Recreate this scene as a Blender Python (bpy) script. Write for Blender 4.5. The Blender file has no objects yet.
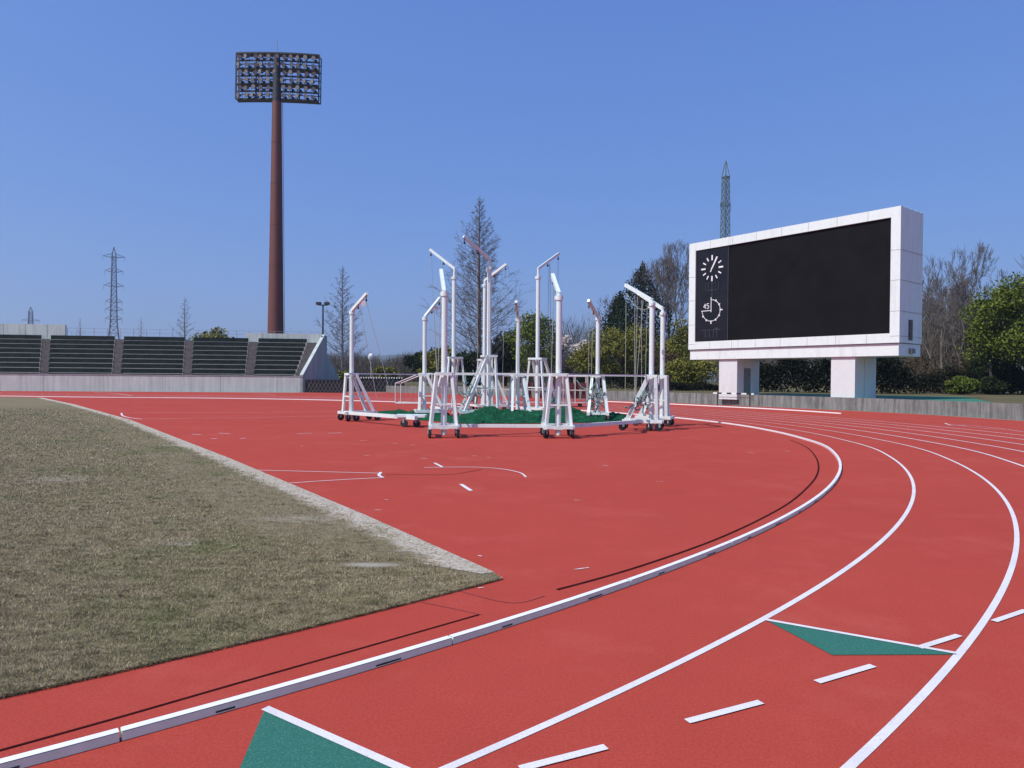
import bpy, math, random
import numpy as np
from mathutils import Vector, Matrix, noise
R = math.radians
random.seed(7)
rng = np.random.default_rng(11)
S = bpy.context.scene
COL = S.collection

# ------------------------------------------------------------------ camera
CAM_H = 1.825; F = 690.0
cd = bpy.data.cameras.new('camera'); cam = bpy.data.objects.new('camera', cd); COL.objects.link(cam)
cd.sensor_width = 36; cd.lens = 36*F/1024; cd.clip_start = .1; cd.clip_end = 20000
CM = Matrix.Rotation(R(90) - math.atan(6/F), 4, 'X') @ Matrix.Rotation(.008, 4, 'Z')
cam.matrix_world = Matrix.Translation((0, 0, CAM_H)) @ CM
S.camera = cam

def ray(px, py): return CM.to_3x3() @ Vector(((px-512)/F, -(py-384)/F, -1))
def at(px, py, z=0.0):
    d = ray(px, py); t = (z-CAM_H)/d.z
    return Vector((d.x*t, d.y*t, z))
def atY(px, py, Y):
    d = ray(px, py); t = Y/d.y
    return Vector((d.x*t, Y, CAM_H + d.z*t))

# ------------------------------------------------------------------ tagging
def tag(o, label=None, cat=None, group=None, kind=None):
    if label: o['label'] = label
    if cat: o['category'] = cat
    if group: o['group'] = group
    if kind: o['kind'] = kind
    return o
def empty(name, loc=(0, 0, 0), rz=0.0):
    o = bpy.data.objects.new(name, None); COL.objects.link(o)
    o.location = loc; o.rotation_euler = (0, 0, rz); o.empty_display_size = .3
    return o

class MB:
    def __init__(s): s.v = []; s.f = []; s.sm = []
    def add(s, vs, fs, smooth=False):
        n = len(s.v); s.v.extend([tuple(v) for v in vs]); s.f.extend([tuple(i+n for i in f) for f in fs]); s.sm.extend([smooth]*len(fs))
    def box(s, c, d, rz=0.0, m=None):
        x, y, z = d[0]/2, d[1]/2, d[2]/2
        vs = [Vector((a*x, b*y, e*z)) for e in (-1, 1) for b in (-1, 1) for a in (-1, 1)]
        mm = m or Matrix.Rotation(rz, 3, 'Z')
        vs = [mm @ v + Vector(c) for v in vs]
        s.add(vs, [(0, 2, 3, 1), (4, 5, 7, 6), (0, 1, 5, 4), (2, 6, 7, 3), (0, 4, 6, 2), (1, 3, 7, 5)])
    def bar(s, a, b, w, h=None, roll=0.0):
        a = Vector(a); b = Vector(b); d = b-a; L = d.length
        if L < 1e-6: return
        q = d.to_track_quat('X', 'Z').to_matrix() @ Matrix.Rotation(roll, 3, 'X')
        s.box((a+b)/2, (L, w, h or w), m=q)
    def tube(s, pts, rad, n=8, caps=True, smooth=True):
        pts = [Vector(p) for p in pts]
        if not hasattr(rad, '__len__'): rad = [rad]*len(pts)
        vs = []; fs = []; prev = None
        for i, p in enumerate(pts):
            t = (pts[min(i+1, len(pts)-1)]-pts[max(i-1, 0)])
            if t.length < 1e-9: t = Vector((0, 0, 1))
            t.normalize()
            if prev is None:
                u = t.cross(Vector((0, 0, 1)) if abs(t.z) < .9 else Vector((1, 0, 0))).normalized()
            else:
                u = (prev - t*prev.dot(t))
                u = u.normalized() if u.length > 1e-6 else t.orthogonal().normalized()
            prev = u; w = t.cross(u)
            for k in range(n):
                a = 2*math.pi*k/n
                vs.append(p + (u*math.cos(a)+w*math.sin(a))*rad[i])
        for i in range(len(pts)-1):
            for k in range(n):
                k2 = (k+1) % n
                fs.append((i*n+k, i*n+k2, (i+1)*n+k2, (i+1)*n+k))
        s.add(vs, fs, smooth)
        if caps:
            m = len(pts)-1
            s.add(vs[:n], [tuple(range(n))[::-1]]); s.add(vs[m*n:], [tuple(range(n))])
    def disc(s, c, r, nrm, th, n=16):
        nrm = Vector(nrm).normalized(); c = Vector(c)
        s.tube([c-nrm*th/2, c+nrm*th/2], r, n)
    def prism(s, poly, z0, z1):
        n = len(poly)
        s.add([(p[0], p[1], z0) for p in poly]+[(p[0], p[1], z1) for p in poly],
              [tuple(range(n))[::-1], tuple(range(n, 2*n))]+[(i, (i+1) % n, n+(i+1) % n, n+i) for i in range(n)])
    def sheet(s, poly, z):
        s.add([(p[0], p[1], z) for p in poly], [tuple(range(len(poly)))])
    def strip(s, L, Rr, z):
        n = len(L)
        s.add([(p[0], p[1], z) for p in L]+[(p[0], p[1], z) for p in Rr], [(i, n+i, n+i+1, i+1) for i in range(n-1)])
    def build(s, name, mat, parent=None, loc=None, bevel=0):
        me = bpy.data.meshes.new(name); me.from_pydata(s.v, [], s.f)
        me.polygons.foreach_set('use_smooth', s.sm); me.materials.append(mat); me.update()
        o = bpy.data.objects.new(name, me); COL.objects.link(o)
        if parent: o.parent = parent
        if loc: o.location = loc
        if bevel:
            b = o.modifiers.new('bevel', 'BEVEL'); b.width = bevel; b.segments = 1; b.limit_method = 'ANGLE'
        return o

# ------------------------------------------------------------------ materials
def mat(name, col, rough=.7, metal=0, spec=.4):
    m = bpy.data.materials.new(name); m.use_nodes = True
    b = m.node_tree.nodes['Principled BSDF']
    b.inputs['Base Color'].default_value = (*col, 1); b.inputs['Roughness'].default_value = rough
    b.inputs['Metallic'].default_value = metal; b.inputs['Specular IOR Level'].default_value = spec
    return m
class NT:
    def __init__(s, m): s.t = m.node_tree; s.b = s.t.nodes['Principled BSDF']
    def n(s, kind, **kw):
        x = s.t.nodes.new(kind)
        for k, v in kw.items():
            if k in x.inputs: x.inputs[k].default_value = v
            else: setattr(x, k, v)
        return x
    def l(s, a, b): s.t.links.new(a, b)
    def coord(s, scale=(1, 1, 1), kind='Object'):
        c = s.n('ShaderNodeTexCoord'); mp = s.n('ShaderNodeMapping'); mp.inputs['Scale'].default_value = scale
        s.l(c.outputs[kind], mp.inputs['Vector']); return mp.outputs['Vector']
    def noise(s, vec, scale, detail=4, rough=.6):
        x = s.n('ShaderNodeTexNoise'); x.inputs['Scale'].default_value = scale; x.inputs['Detail'].default_value = detail
        x.inputs['Roughness'].default_value = rough; s.l(vec, x.inputs['Vector']); return x.outputs['Fac']
    def ramp(s, fac, stops):
        r = s.n('ShaderNodeValToRGB'); e = r.color_ramp.elements
        while len(e) < len(stops): e.new(.5)
        for i, (p, c) in enumerate(stops): e[i].position = p; e[i].color = (*c, 1)
        s.l(fac, r.inputs['Fac']); return r.outputs['Color']
    def mix(s, a, b, fac=None, mode='MIX', f=.5):
        x = s.n('ShaderNodeMix', data_type='RGBA', blend_type=mode); x.inputs['Factor'].default_value = f
        if fac is not None: s.l(fac, x.inputs['Factor'])
        for v, i in ((a, 6), (b, 7)):
            if isinstance(v, tuple): x.inputs[i].default_value = (*v, 1)
            else: s.l(v, x.inputs[i])
        return x.outputs[2]
    def bump(s, h, strength=.3, dist=.01):
        x = s.n('ShaderNodeBump'); x.inputs['Strength'].default_value = strength; x.inputs['Distance'].default_value = dist
        s.l(h, x.inputs['Height']); s.l(x.outputs['Normal'], s.b.inputs['Normal'])
    def sm(s, v, a, b):
        x = s.n('ShaderNodeMapRange'); x.inputs['From Min'].default_value = a; x.inputs['From Max'].default_value = b; s.l(v, x.inputs['Value']); return x.outputs['Result']
    def col(s, c): s.l(c, s.b.inputs['Base Color'])

M = {}
def noisy(name, c1, c2, scale, rough=.7, detail=5, bump=None, stretch=(1, 1, 1), lo=.35, hi=.65, metal=0, spec=.4):
    m = mat(name, c1, rough, metal, spec); t = NT(m); v = t.coord(stretch)
    f = t.noise(v, scale, detail)
    t.col(t.ramp(f, [(lo, c1), (hi, c2)]))
    if bump: t.bump(t.noise(v, bump[0], 4), bump[1], bump[2])
    M[name] = m; return m

# tartan track
m = mat('tartan', (.4, .07, .06), .9, spec=.08); t = NT(m); v = t.coord()
big = t.noise(v, .18, 4); mid = t.noise(v, 1.7, 5); fine = t.noise(v, 160, 2, .7)
c = t.ramp(big, [(.3, (.49, .074, .052)), (.7, (.53, .083, .058))])
c = t.mix(c, t.ramp(mid, [(.35, (.86, .85, .85)), (.65, (1.0, 1.0, 1.0))]), mode='MULTIPLY', f=.4)
c = t.mix(c, t.ramp(fine, [(.3, (.60, .57, .57)), (.7, (1.0, 1.0, 1.0))]), mode='MULTIPLY', f=.8)
gr = t.noise(v, 55, 3, .75); c = t.mix(c, t.ramp(gr, [(.3, (.74, .70, .70)), (.55, (1.0, 1.0, 1.0)), (.8, (1.12, 1.16, 1.18))]), mode='MULTIPLY', f=.75)
sp = t.noise(v, 11, 2, .9); c = t.mix(c, (.30, .05, .04), t.ramp(sp, [(.70, (0, 0, 0)), (.78, (.5, .5, .5))]))
du = t.noise(v, .6, 7, .75); c = t.mix(c, (.52, .13, .10), t.ramp(du, [(.52, (0, 0, 0)), (.75, (.35, .35, .35))]))
st = t.noise(t.coord((.35, 1.4, 1)), .9, 6, .7)
c = t.mix(c, t.ramp(st, [(.6, (1.0, 1.0, 1.0)), (.74, (.86, .84, .84))]), mode='MULTIPLY', f=.6)
t.col(c); t.bump(fine, .35, .004); M['tartan'] = m
# green tartan
m = mat('green_tartan', (.05, .2, .16), .9, spec=.08); t = NT(m); v = t.coord()
fine = t.noise(v, 160, 2, .7)
t.col(t.ramp(fine, [(.3, (.022, .115, .088)), (.60, (.042, .17, .128)), (.70, (.13, .28, .22)), (.8, (.30, .42, .36))])); t.bump(fine, .35, .004); M['green_tartan'] = m
# line paint
m = mat('line_paint', (.8, .8, .78), .7); t = NT(m); v = t.coord()
f = t.noise(v, 90, 3, .7); g = t.noise(v, 2.5, 5)
c = t.ramp(f, [(.27, (.60, .34, .31)), (.36, (.66, .62, .61)), (.55, (.75, .74, .73))])
t.col(t.mix(c, t.ramp(g, [(.3, (.84, .82, .81)), (.6, (1, 1, 1))]), mode='MULTIPLY', f=.6)); t.bump(f, .3, .003); M['line_paint'] = m
m = mat('worn_paint', (.6, .4, .38), .8); t = NT(m); v = t.coord()
t.col(t.ramp(t.noise(v, 9, 5, .8), [(.38, (.48, .12, .11)), (.55, (.72, .62, .60))])); M['worn_paint'] = m
noisy('lane_line_far', (.62, .52, .51), (.8, .76, .75), 1.5, .8)
noisy('dark_slot', (.03, .006, .006), (.06, .010, .010), 6, .95, spec=.05)
noisy('seam', (.34, .057, .053), (.40, .066, .06), 3, .9)
# lawn
def lawn(name, a, b, cgreen, sc=.5, sandy=False):
    m = mat(name, a, .95, spec=.1); t = NT(m); v = t.coord()
    n1 = t.noise(v, sc, 6, .65); n2 = t.noise(v, 28, 4, .75); n3 = t.noise(v, .33, 3); n4 = t.noise(t.coord((1, 3, 1)), 5, 5, .7)
    c = t.ramp(n2, [(.28, tuple(x*.6 for x in a)), (.5, a), (.72, b)])
    c = t.mix(c, cgreen, t.ramp(n1, [(.5, (0, 0, 0)), (.72, (.55, .55, .55))]))
    c = t.mix(c, t.ramp(n4, [(.3, (.78, .78, .78)), (.65, (1, 1, 1))]), mode='MULTIPLY', f=.8)
    c = t.mix(c, t.ramp(n3, [(.35, (.82, .84, .8)), (.65, (1, 1, 1))]), mode='MULTIPLY', f=.9)
    if name.startswith('turf'):
        for (px, py, rx, ry, amt) in ((372, 566, .40, .10, .5), (180, 545, .30, .12, .6), (60, 480, .9, .5, .35), (300, 520, .8, .3, .3), (190, 446, 1.0, .3, .5)):
            q = at(px, py); mp2 = t.n('ShaderNodeMapping'); mp2.inputs['Location'].default_value = (-q.x/rx, -q.y/ry, 0); mp2.inputs['Scale'].default_value = (1/rx, 1/ry, 0)
            t.l(v.node.outputs[0] if False else v, mp2.inputs['Vector']); ln = t.n('ShaderNodeVectorMath', operation='LENGTH'); t.l(mp2.outputs[0], ln.inputs[0])
            nn_ = t.n('ShaderNodeMath', operation='MULTIPLY_ADD'); t.l(t.noise(v, 6, 6, .8), nn_.inputs[0]); nn_.inputs[1].default_value = 1.2; t.l(ln.outputs['Value'], nn_.inputs[2])
            mk = t.n('ShaderNodeMapRange'); mk.inputs['From Min'].default_value = 1.6; mk.inputs['From Max'].default_value = .8; mk.inputs['To Max'].default_value = amt; t.l(nn_.outputs[0], mk.inputs['Value'])
            c = t.mix(c, (.56, .52, .45), mk.outputs['Result'])
    if sandy:
        uv = t.n('ShaderNodeTexCoord'); sx = t.n('ShaderNodeSeparateXYZ'); t.l(uv.outputs['UV'], sx.inputs[0])
        ed = t.noise(v, 2.2, 8, .8); ad = t.n('ShaderNodeMath', operation='MULTIPLY_ADD'); t.l(ed, ad.inputs[0]); ad.inputs[1].default_value = .85; t.l(sx.outputs[0], ad.inputs[2])
        sand = t.ramp(t.noise(v, 30, 5, .7), [(.36, (.17, .14, .085)), (.46, (.46, .40, .31)), (.66, (.62, .56, .465))])
        c = t.mix(sand, c, t.ramp(ad.outputs[0], [(.0, (0, 0, 0)), (1.0, (0, 0, 0))]) if False else t.sm(ad.outputs[0], .70, .86))
    t.col(c); t.bump(n2, .8, .03); M[name] = m
lawn('turf', (.25, .205, .123), (.36, .295, .19), (.14, .17, .055))
lawn('turf_edge', (.25, .205, .123), (.36, .295, .19), (.14, .17, .055), sandy=True)
lawn('bank_grass', (.15, .13, .065), (.21, .175, .10), (.08, .10, .035))
noisy('sand', (.27, .235, .18), (.50, .455, .385), 9, .95, 6, (60, .6, .02), lo=.3, hi=.68)
def blade_mat(name, cols, spec=.15):
    m = mat(name, cols[0], .75, spec=spec); t = NT(m)
    g = t.n('ShaderNodeNewGeometry')
    c = t.ramp(g.outputs['Random Per Island'], [(i/(len(cols)-1)*.98, k) for i, k in enumerate(cols)])
    n1 = t.noise(t.coord(), .5, 6, .65)
    c = t.mix(c, (.12, .18, .045), t.ramp(n1, [(.5, (0, 0, 0)), (.74, (.7, .7, .7))]))
    n2 = t.noise(t.coord((1, 2.2, 1)), 3.2, 5, .7); n3 = t.noise(t.coord((1, 1.6, 1)), 14, 4, .7)
    c = t.mix(c, t.ramp(n2, [(.36, (.50, .50, .46)), (.58, (1.12, 1.12, 1.12))]), mode='MULTIPLY', f=.95)
    t.col(t.mix(c, t.ramp(n3, [(.34, (.55, .55, .52)), (.6, (1.15, 1.15, 1.15))]), mode='MULTIPLY', f=.8))
    M[name] = m
blade_mat('blades', [(.22, .18, .10), (.50, .41, .26), (.37, .30, .18), (.66, .555, .38), (.20, .195, .085), (.36, .29, .18)])
def leaf_mat(name, cols, rough=.8, trans=.15, spec=.08):
    m = mat(name, cols[0], rough, spec=spec); t = NT(m)
    g = t.n('ShaderNodeNewGeometry')
    c = t.ramp(g.outputs['Random Per Island'], [(i/(len(cols)-1), k) for i, k in enumerate(cols)])
    t.col(t.mix(c, t.ramp(t.noise(t.coord(), .55, 4), [(.35, (.62, .66, .6)), (.65, (1.15, 1.1, 1.0))]), mode='MULTIPLY', f=.9))
    M[name] = m
leaf_mat('leaf_camphor', [(.035, .055, .012), (.11, .15, .025), (.20, .235, .045), (.07, .10, .02)])
leaf_mat('leaf_dark', [(.014, .024, .010), (.03, .045, .016), (.022, .032, .014), (.045, .06, .02)])
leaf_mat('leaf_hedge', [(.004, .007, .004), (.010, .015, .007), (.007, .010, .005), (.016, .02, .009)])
leaf_mat('leaf_olive', [(.10, .11, .02), (.18, .185, .04), (.26, .245, .06), (.06, .07, .02)])
leaf_mat('leaf_conifer', [(.012, .024, .014), (.026, .042, .02), (.018, .03, .015)])
leaf_mat('leaf_bronze', [(.07, .045, .028), (.10, .065, .04), (.05, .045, .02), (.12, .08, .055)])
leaf_mat('blossom', [(.62, .56, .55), (.74, .68, .67), (.48, .43, .42)])
leaf_mat('wood_brown', [(.10, .082, .07), (.15, .125, .105), (.075, .07, .055), (.125, .105, .092)])
leaf_mat('wood_green', [(.03, .04, .02), (.05, .06, .028), (.07, .07, .035)])
noisy('bark', (.04, .033, .028), (.07, .06, .05), 7, .95)
noisy('bark_grey', (.12, .105, .095), (.19, .17, .155), 7, .95)
noisy('twig', (.10, .085, .075), (.17, .145, .125), 2, .95)
noisy('twig_far', (.13, .12, .125), (.19, .18, .185), 2, .95)
# concrete with vertical streaks and stains
def concrete(name, dark, mid_, light, sc=1.0):
    m = mat(name, mid_, .9, spec=.2); t = NT(m)
    v = t.coord(); vs = t.coord((2.6*sc, 2.6*sc, .22*sc))
    a = t.noise(v, .9*sc, 6, .7); b = t.noise(vs, 1.2, 6, .75); d = t.noise(v, 25*sc, 4, .7)
    c = t.ramp(a, [(.3, mid_), (.7, light)])
    c = t.mix(c, dark, t.ramp(b, [(.42, (0, 0, 0)), (.68, (.85, .85, .85))]))
    c = t.mix(c, t.ramp(d, [(.3, (.82, .82, .82)), (.7, (1, 1, 1))]), mode='MULTIPLY', f=.7)
    t.col(c); t.bump(d, .25, .01); M[name] = m
concrete('stand_concrete', (.38, .42, .39), (.53, .59, .55), (.62, .69, .645), .6)
concrete('wall_concrete', (.05, .053, .046), (.20, .205, .19), (.32, .325, .305), 1.0)
concrete('end_wall_concrete', (.26, .305, .29), (.42, .475, .455), (.48, .54, .52), .6)
concrete('aisle', (.08, .07, .065), (.155, .135, .125), (.21, .185, .175), 1.2)
noisy('terrace', (.34, .35, .33), (.46, .47, .45), 3, .9)
noisy('bench_dark', (.009, .013, .012), (.022, .031, .027), 1.2, .7, spec=.15)
# painted things
def painted(name, base, dirt, sc=3.0, rough=.45, amt=.5):
    m = mat(name, base, rough); t = NT(m); v = t.coord(); vs = t.coord((3, 3, .5))
    a = t.noise(vs, sc, 6, .7); b = t.noise(v, sc*6, 4)
    c = t.mix(base, dirt, t.ramp(a, [(.5, (0, 0, 0)), (.8, (amt, amt, amt))]))
    t.col(t.mix(c, t.ramp(b, [(.3, (.9, .9, .9)), (.7, (1, 1, 1))]), mode='MULTIPLY', f=.6))
    M[name] = m
painted('white_panel', (.745, .82, .79), (.46, .48, .455), .8, .55, .55)
painted('white_steel', (.735, .825, .785), (.45, .41, .37), 2.0, .4, .5)
painted('cream_steel', (.62, .58, .55), (.40, .32, .28), 2.0, .5, .6)
painted('pillar_paint', (.68, .715, .70), (.46, .45, .43), .6, .6, .5)
painted('tower_red', (.15, .050, .040), (.06, .026, .023), .25, .6, .6)
noisy('kerb_white', (.80, .80, .80), (.88, .88, .87), 14, .4)
noisy('kerb_alu', (.58, .84, .64), (.68, .92, .74), 8, .5)
noisy('kerb_dark', (.02, .015, .015), (.05, .04, .04), 8, .9)
noisy('joint_grey', (.28, .28, .28), (.38, .38, .38), 4, .8)
noisy('screen_black', (.006, .006, .0068), (.0095, .0095, .0105), .8, .7, spec=.08)
noisy('clock_black', (.006, .006, .009), (.011, .011, .014), .8, .35, spec=.35)
noisy('dial_white', (.74, .74, .76), (.82, .82, .83), 5, .5)
noisy('dim_grey', (.05, .055, .075), (.09, .095, .12), 3, .6)
noisy('louver_grey', (.16, .165, .17), (.24, .245, .25), 5, .6)
noisy('under_dark', (.10, .105, .11), (.14, .145, .15), 3, .8)
noisy('steel_dark', (.018, .017, .02), (.035, .032, .036), 5, .6)
noisy('steel_brown', (.075, .035, .03), (.11, .05, .042), 3, .55)
noisy('lamp_glass', (.24, .22, .21), (.36, .33, .30), 2, .2, spec=.6)
noisy('lamp_body', (.10, .10, .11), (.17, .165, .17), 3, .5)
noisy('galvanised', (.23, .25, .27), (.33, .35, .37), 2, .6)
noisy('pylon_steel', (.13, .15, .20), (.19, .21, .27), 2, .7)
noisy('pylon_green', (.06, .09, .085), (.11, .15, .14), 2, .7)
noisy('rubber', (.012, .012, .013), (.03, .03, .03), 9, .8)
noisy('rope_green', (.28, .33, .24), (.40, .43, .34), 6, .9)
noisy('rope_grey', (.30, .31, .30), (.42, .42, .41), 6, .9)
noisy('teal_net', (.10, .22, .21), (.26, .38, .37), 9, .9)
m = mat('net_green', (.01, .07, .04), .9, spec=.1); t = NT(m); v = t.coord()
n1 = t.noise(v, 3.5, 7, .8); n2 = t.noise(v, 45, 3, .7)
c = t.ramp(n1, [(.3, (.004, .045, .020)), (.5, (.012, .11, .05)), (.72, (.028, .185, .09))])
t.col(t.mix(c, t.ramp(n2, [(.35, (.45, .45, .45)), (.65, (1.1, 1.1, 1.1))]), mode='MULTIPLY', f=.9)); t.bump(n2, .9, .05); M['net_green'] = m
noisy('hurdle_maroon', (.09, .018, .02), (.14, .03, .03), 4, .7)
noisy('black_paint', (.012, .012, .013), (.025, .025, .026), 4, .6)
noisy('mat_green', (.03, .15, .085), (.05, .20, .12), 2, .9)
noisy('ground_earth', (.16, .145, .11), (.22, .20, .15), .05, .95)
noisy('hill_forest', (.035, .045, .035), (.06, .07, .05), .01, .95)
noisy('verge', (.22, .20, .17), (.30, .28, .24), 2, .95)
noisy('fence_mesh', (.10, .11, .12), (.15, .16, .17), 4, .6)

# ------------------------------------------------------------------ track geometry
CX, CY, RK = -20.53423, 27.421, 30.37
def circ(th, r=RK): return (CX+r*math.cos(R(th)), CY+r*math.sin(R(th)))
ctl = []                                    # x, y, lane width factor
t0 = Vector((-math.sin(R(-56)), math.cos(R(-56)))); p0 = Vector(circ(-56))
for s in (60, 40, 25, 12, 6, 3): q = p0 - t0*s; ctl.append((q.x, q.y, 1.0))
for th in range(-56, -15, 4): ctl.append((*circ(th), 1.0))
for th, r_, w_ in ((-12, 30.22, .985), (-6, 30.03, .965), (0, 29.72, .95), (6, 29.2, .95), (12, 28.55, .97), (22, 27.5, 1.0), (34, 26.5, 1.03), (46, 25.95, 1.05), (58, 25.85, 1.05), (73, 26.1, 1.05), (86, 27.0, 1.05), (100, 28.4, 1.05), (114, 30.4, 1.05)): ctl.append((*circ(th, r_), w_))
ctl += [(-43, 56.6, 1.05), (-60, 60.4, 1.05), (-80, 65, 1.05), (-120, 74, 1.05)]
def catmull(P, n=12):
    out = []
    for i in range(len(P)-1):
        a, b, c, d = (np.array(P[max(0, min(len(P)-1, i+k))]) for k in (-1, 0, 1, 2))
        m = n if np.hypot(*(c-b)[:2]) < 8 else n*3
        for k in range(m):
            u = k/m
            out.append(.5*((2*b)+(-a+c)*u+(2*a-5*b+4*c-d)*u*u+(-a+3*b-3*c+d)*u**3))
    out.append(np.array(P[-1])); return np.array(out)
PATH = catmull(ctl)
def resample(P, step):
    d = np.r_[0, np.cumsum(np.hypot(*np.diff(P[:, :2], axis=0).T))]
    s = np.arange(0, d[-1], step); return np.stack([np.interp(s, d, P[:, k]) for k in range(P.shape[1])], 1)
PATH = resample(PATH, .25)
kk = 13; pad = np.pad(PATH, ((kk, kk), (0, 0)), mode='edge'); ker = np.ones(2*kk+1)/(2*kk+1)
sm = np.stack([np.convolve(pad[:, k], ker, 'valid') for k in range(3)], 1)
_i = int(np.argmin((PATH[:, 0]-circ(-12)[0])**2+(PATH[:, 1]-circ(-12)[1])**2)); _w = np.clip((np.arange(len(PATH))-_i)/16, 0, 1)[:, None]; _w[-kk:] = 0; PATH = PATH*(1-_w)+sm*_w
TAN = np.gradient(PATH[:, :2], axis=0); TAN /= np.linalg.norm(TAN, axis=1)[:, None]
NRM = np.stack([TAN[:, 1], -TAN[:, 0]], 1)
def offset(d, i0=0, i1=None, scaled=True):
    k = PATH[:, 2:3] if scaled else 1.0
    return (PATH[:, :2]+NRM*d*k)[i0:i1]
def nearest(p): return int(np.argmin(((PATH[:, :2]-np.array(p[:2]))**2).sum(1)))

# ------------------------------------------------------------------ ground, track, lawn
def struct(o): return tag(o, kind='structure')
b = MB(); b.sheet([(-9000, -3000), (9000, -3000), (9000, 9000), (-9000, 9000)], -.06); struct(b.build('ground', M['ground_earth']))

# perimeter wall line (right side), from pixels of its base
wb = [at(*p) for p in ((1500, 440), (1250, 432), (1100, 425), (1024, 420.6), (940, 415.2), (889, 412.4), (836, 409.9), (757, 406.3), (699, 403.7), (670, 402.5), (612, 400.3), (560, 398.3), (505, 396.0), (450, 393.9), (400, 392.6), (386, 392.2))]
wallp = catmull([(p.x, p.y) for p in wb], 8)
LAWN_Z = .71
tr = [(-200, -60), (60, -60), (60, 10)] + [tuple(p) for p in wallp] + [tuple(at(345, 391.6)[:2]), tuple(at(303, 391.9)[:2]), (-24, 77), (-55, 74), (-120, 66)]
b = MB(); b.sheet(tr, 0); struct(b.build('running_track', M['tartan']))

# infield lawn
gEnd0 = Vector((-.10, 6.42)); gdir = Vector((-.569, .822)).normalized()
ge = [Vector(q) for q in ((-.155, 6.42), (-1.91, 9.03), (-6.17, 15.11), (-15.46, 27.93), (-26.5, 41.8), (-36.2, 53.2))]
side = [Vector(circ(th, 29.45)) for th in np.arange(-46.0, -55, -1.0)]
sd = (side[-1]-side[-2]).normalized()
side += [side[-1]+sd*k for k in (2, 6, 15, 40, 70)]
far0 = ge[-1]
lawn_poly = ge[::-1] + side + [Vector((-120, 10)), Vector((-120, 72.0)), Vector((-60, 58.6))]
b = MB(); b.prism(lawn_poly, -.04, .012); struct(b.build('infield_lawn', M['turf']))
# dry sandy strip along the end edge, ragged inner border
def along(P, step):
    out = []
    for a, c in zip(P[:-1], P[1:]):
        n = max(1, int((c-a).length/step))
        out += [a+(c-a)*k/n for k in range(n)]
    return out+[P[-1]]
edge = along(ge, .25); L = []; Rr = []
for i, p in enumerate(edge):
    d = (edge[min(i+1, len(edge)-1)]-edge[max(i-1, 0)]).normalized(); nl = Vector((-d.y, d.x))
    L.append(p+nl*.0); Rr.append(p+nl*min(1.5, .12+i*.25*.55))
b = MB(); b.strip(L, Rr, .0165); o = struct(b.build('sand_strip', M['turf_edge']))
uvl = o.data.uv_layers.new(name='across'); n_ = len(L)
for lp in o.data.loops: uvl.data[lp.index].uv = ((1.0*min(1.5, .12+(lp.vertex_index-n_)*.25*.55)/1.5*1.5 if lp.vertex_index >= n_ else 0.0), 0)
# grass blades on the near lawn (one mass)
def inside(poly, x, y):
    c = np.zeros(len(x), bool); n = len(poly)
    for i in range(n):
        x1, y1 = poly[i]; x2, y2 = poly[(i+1) % n]
        if y1 == y2: continue
        m_ = ((y1 > y) != (y2 > y)) & (x < (x2-x1)*(y-y1)/(y2-y1)+x1)
        c ^= m_
    return c
polyxy = [(p.x, p.y) for p in lawn_poly]
def blades(n):
    y = (3.4**-.6+(36**-.6-3.4**-.6)*rng.random(n))**(-1/.6)
    x = -(rng.random(n)*1.0)*(1.05*y+.6)+.02*y
    ok = inside(polyxy, x, y); x = x[ok]; y = y[ok]; k = len(x)
    # thin out on the sandy strip
    E0 = np.array([[p.x, p.y] for p in ge]); dd = np.full(k, 9.0)
    for a, c in zip(E0[:-1], E0[1:]):
        u = c-a; tt = np.clip(((x-a[0])*u[0]+(y-a[1])*u[1])/(u@u), 0, 1)
        dd = np.minimum(dd, np.hypot(x-a[0]-tt*u[0], y-a[1]-tt*u[1]))
    nz = np.array([noise.fractal(Vector((a*2.2, b_*2.2, 0)), .8, 2, 4) for a, b_ in zip(x, y)])
    keep = (dd > .30+.30*nz+.05*rng.standard_normal(k)) | (rng.random(k) < .16)
    tuft = np.array([noise.fractal(Vector((a*5, b_*9, 4)), .8, 2, 3) for a, b_ in zip(x, y)])
    pa = at(372, 566); keep &= (np.hypot((x-pa.x)/.42, (y-pa.y)/.13) > .6+.5*rng.random(k))
    x = x[keep]; y = y[keep]; tuft = tuft[keep]; k = len(x)
    a = rng.random(k)*2*np.pi; h = (.011+.00045*y)*(.5+rng.random(k))*np.clip(1+1.1*tuft, .35, 2.2); w = (.00042*y)*(.6+.8*rng.random(k)); lean = h*(1.1*rng.random(k)+.2); la = rng.random(k)*2*np.pi
    V = np.empty((k, 3, 3)); ca, sa = np.cos(a), np.sin(a)
    V[:, 0] = np.stack([x-ca*w, y-sa*w, np.full(k, .011)], 1); V[:, 1] = np.stack([x+ca*w, y+sa*w, np.full(k, .011)], 1)
    V[:, 2] = np.stack([x+np.cos(la)*lean, y+np.sin(la)*lean, .012+h], 1)
    return V.reshape(-1, 3)
def fringe(n):
    P = np.array([[p.x, p.y] for p in along(side[:-3], .05)]); i = rng.integers(0, len(P)-1, n); u = rng.random(n)[:, None]
    q = P[i]*(1-u)+P[i+1]*u; x, y = q[:, 0]+rng.normal(0, .006, n), q[:, 1]+rng.normal(0, .006, n)
    w = .0018; h = .006+.016*rng.random(n); a = rng.random(n)*6.28; V = np.empty((n, 3, 3)); z0 = .02*rng.random(n)
    V[:, 0] = np.stack([x-np.cos(a)*w, y-np.sin(a)*w, z0], 1); V[:, 1] = np.stack([x+np.cos(a)*w, y+np.sin(a)*w, z0], 1)
    l_ = .03*rng.random(n); V[:, 2] = np.stack([x+.62*l_+rng.normal(0, .008, n), y-.72*l_+rng.normal(0, .008, n), z0+h*.6], 1)
    return V.reshape(-1, 3)
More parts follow.
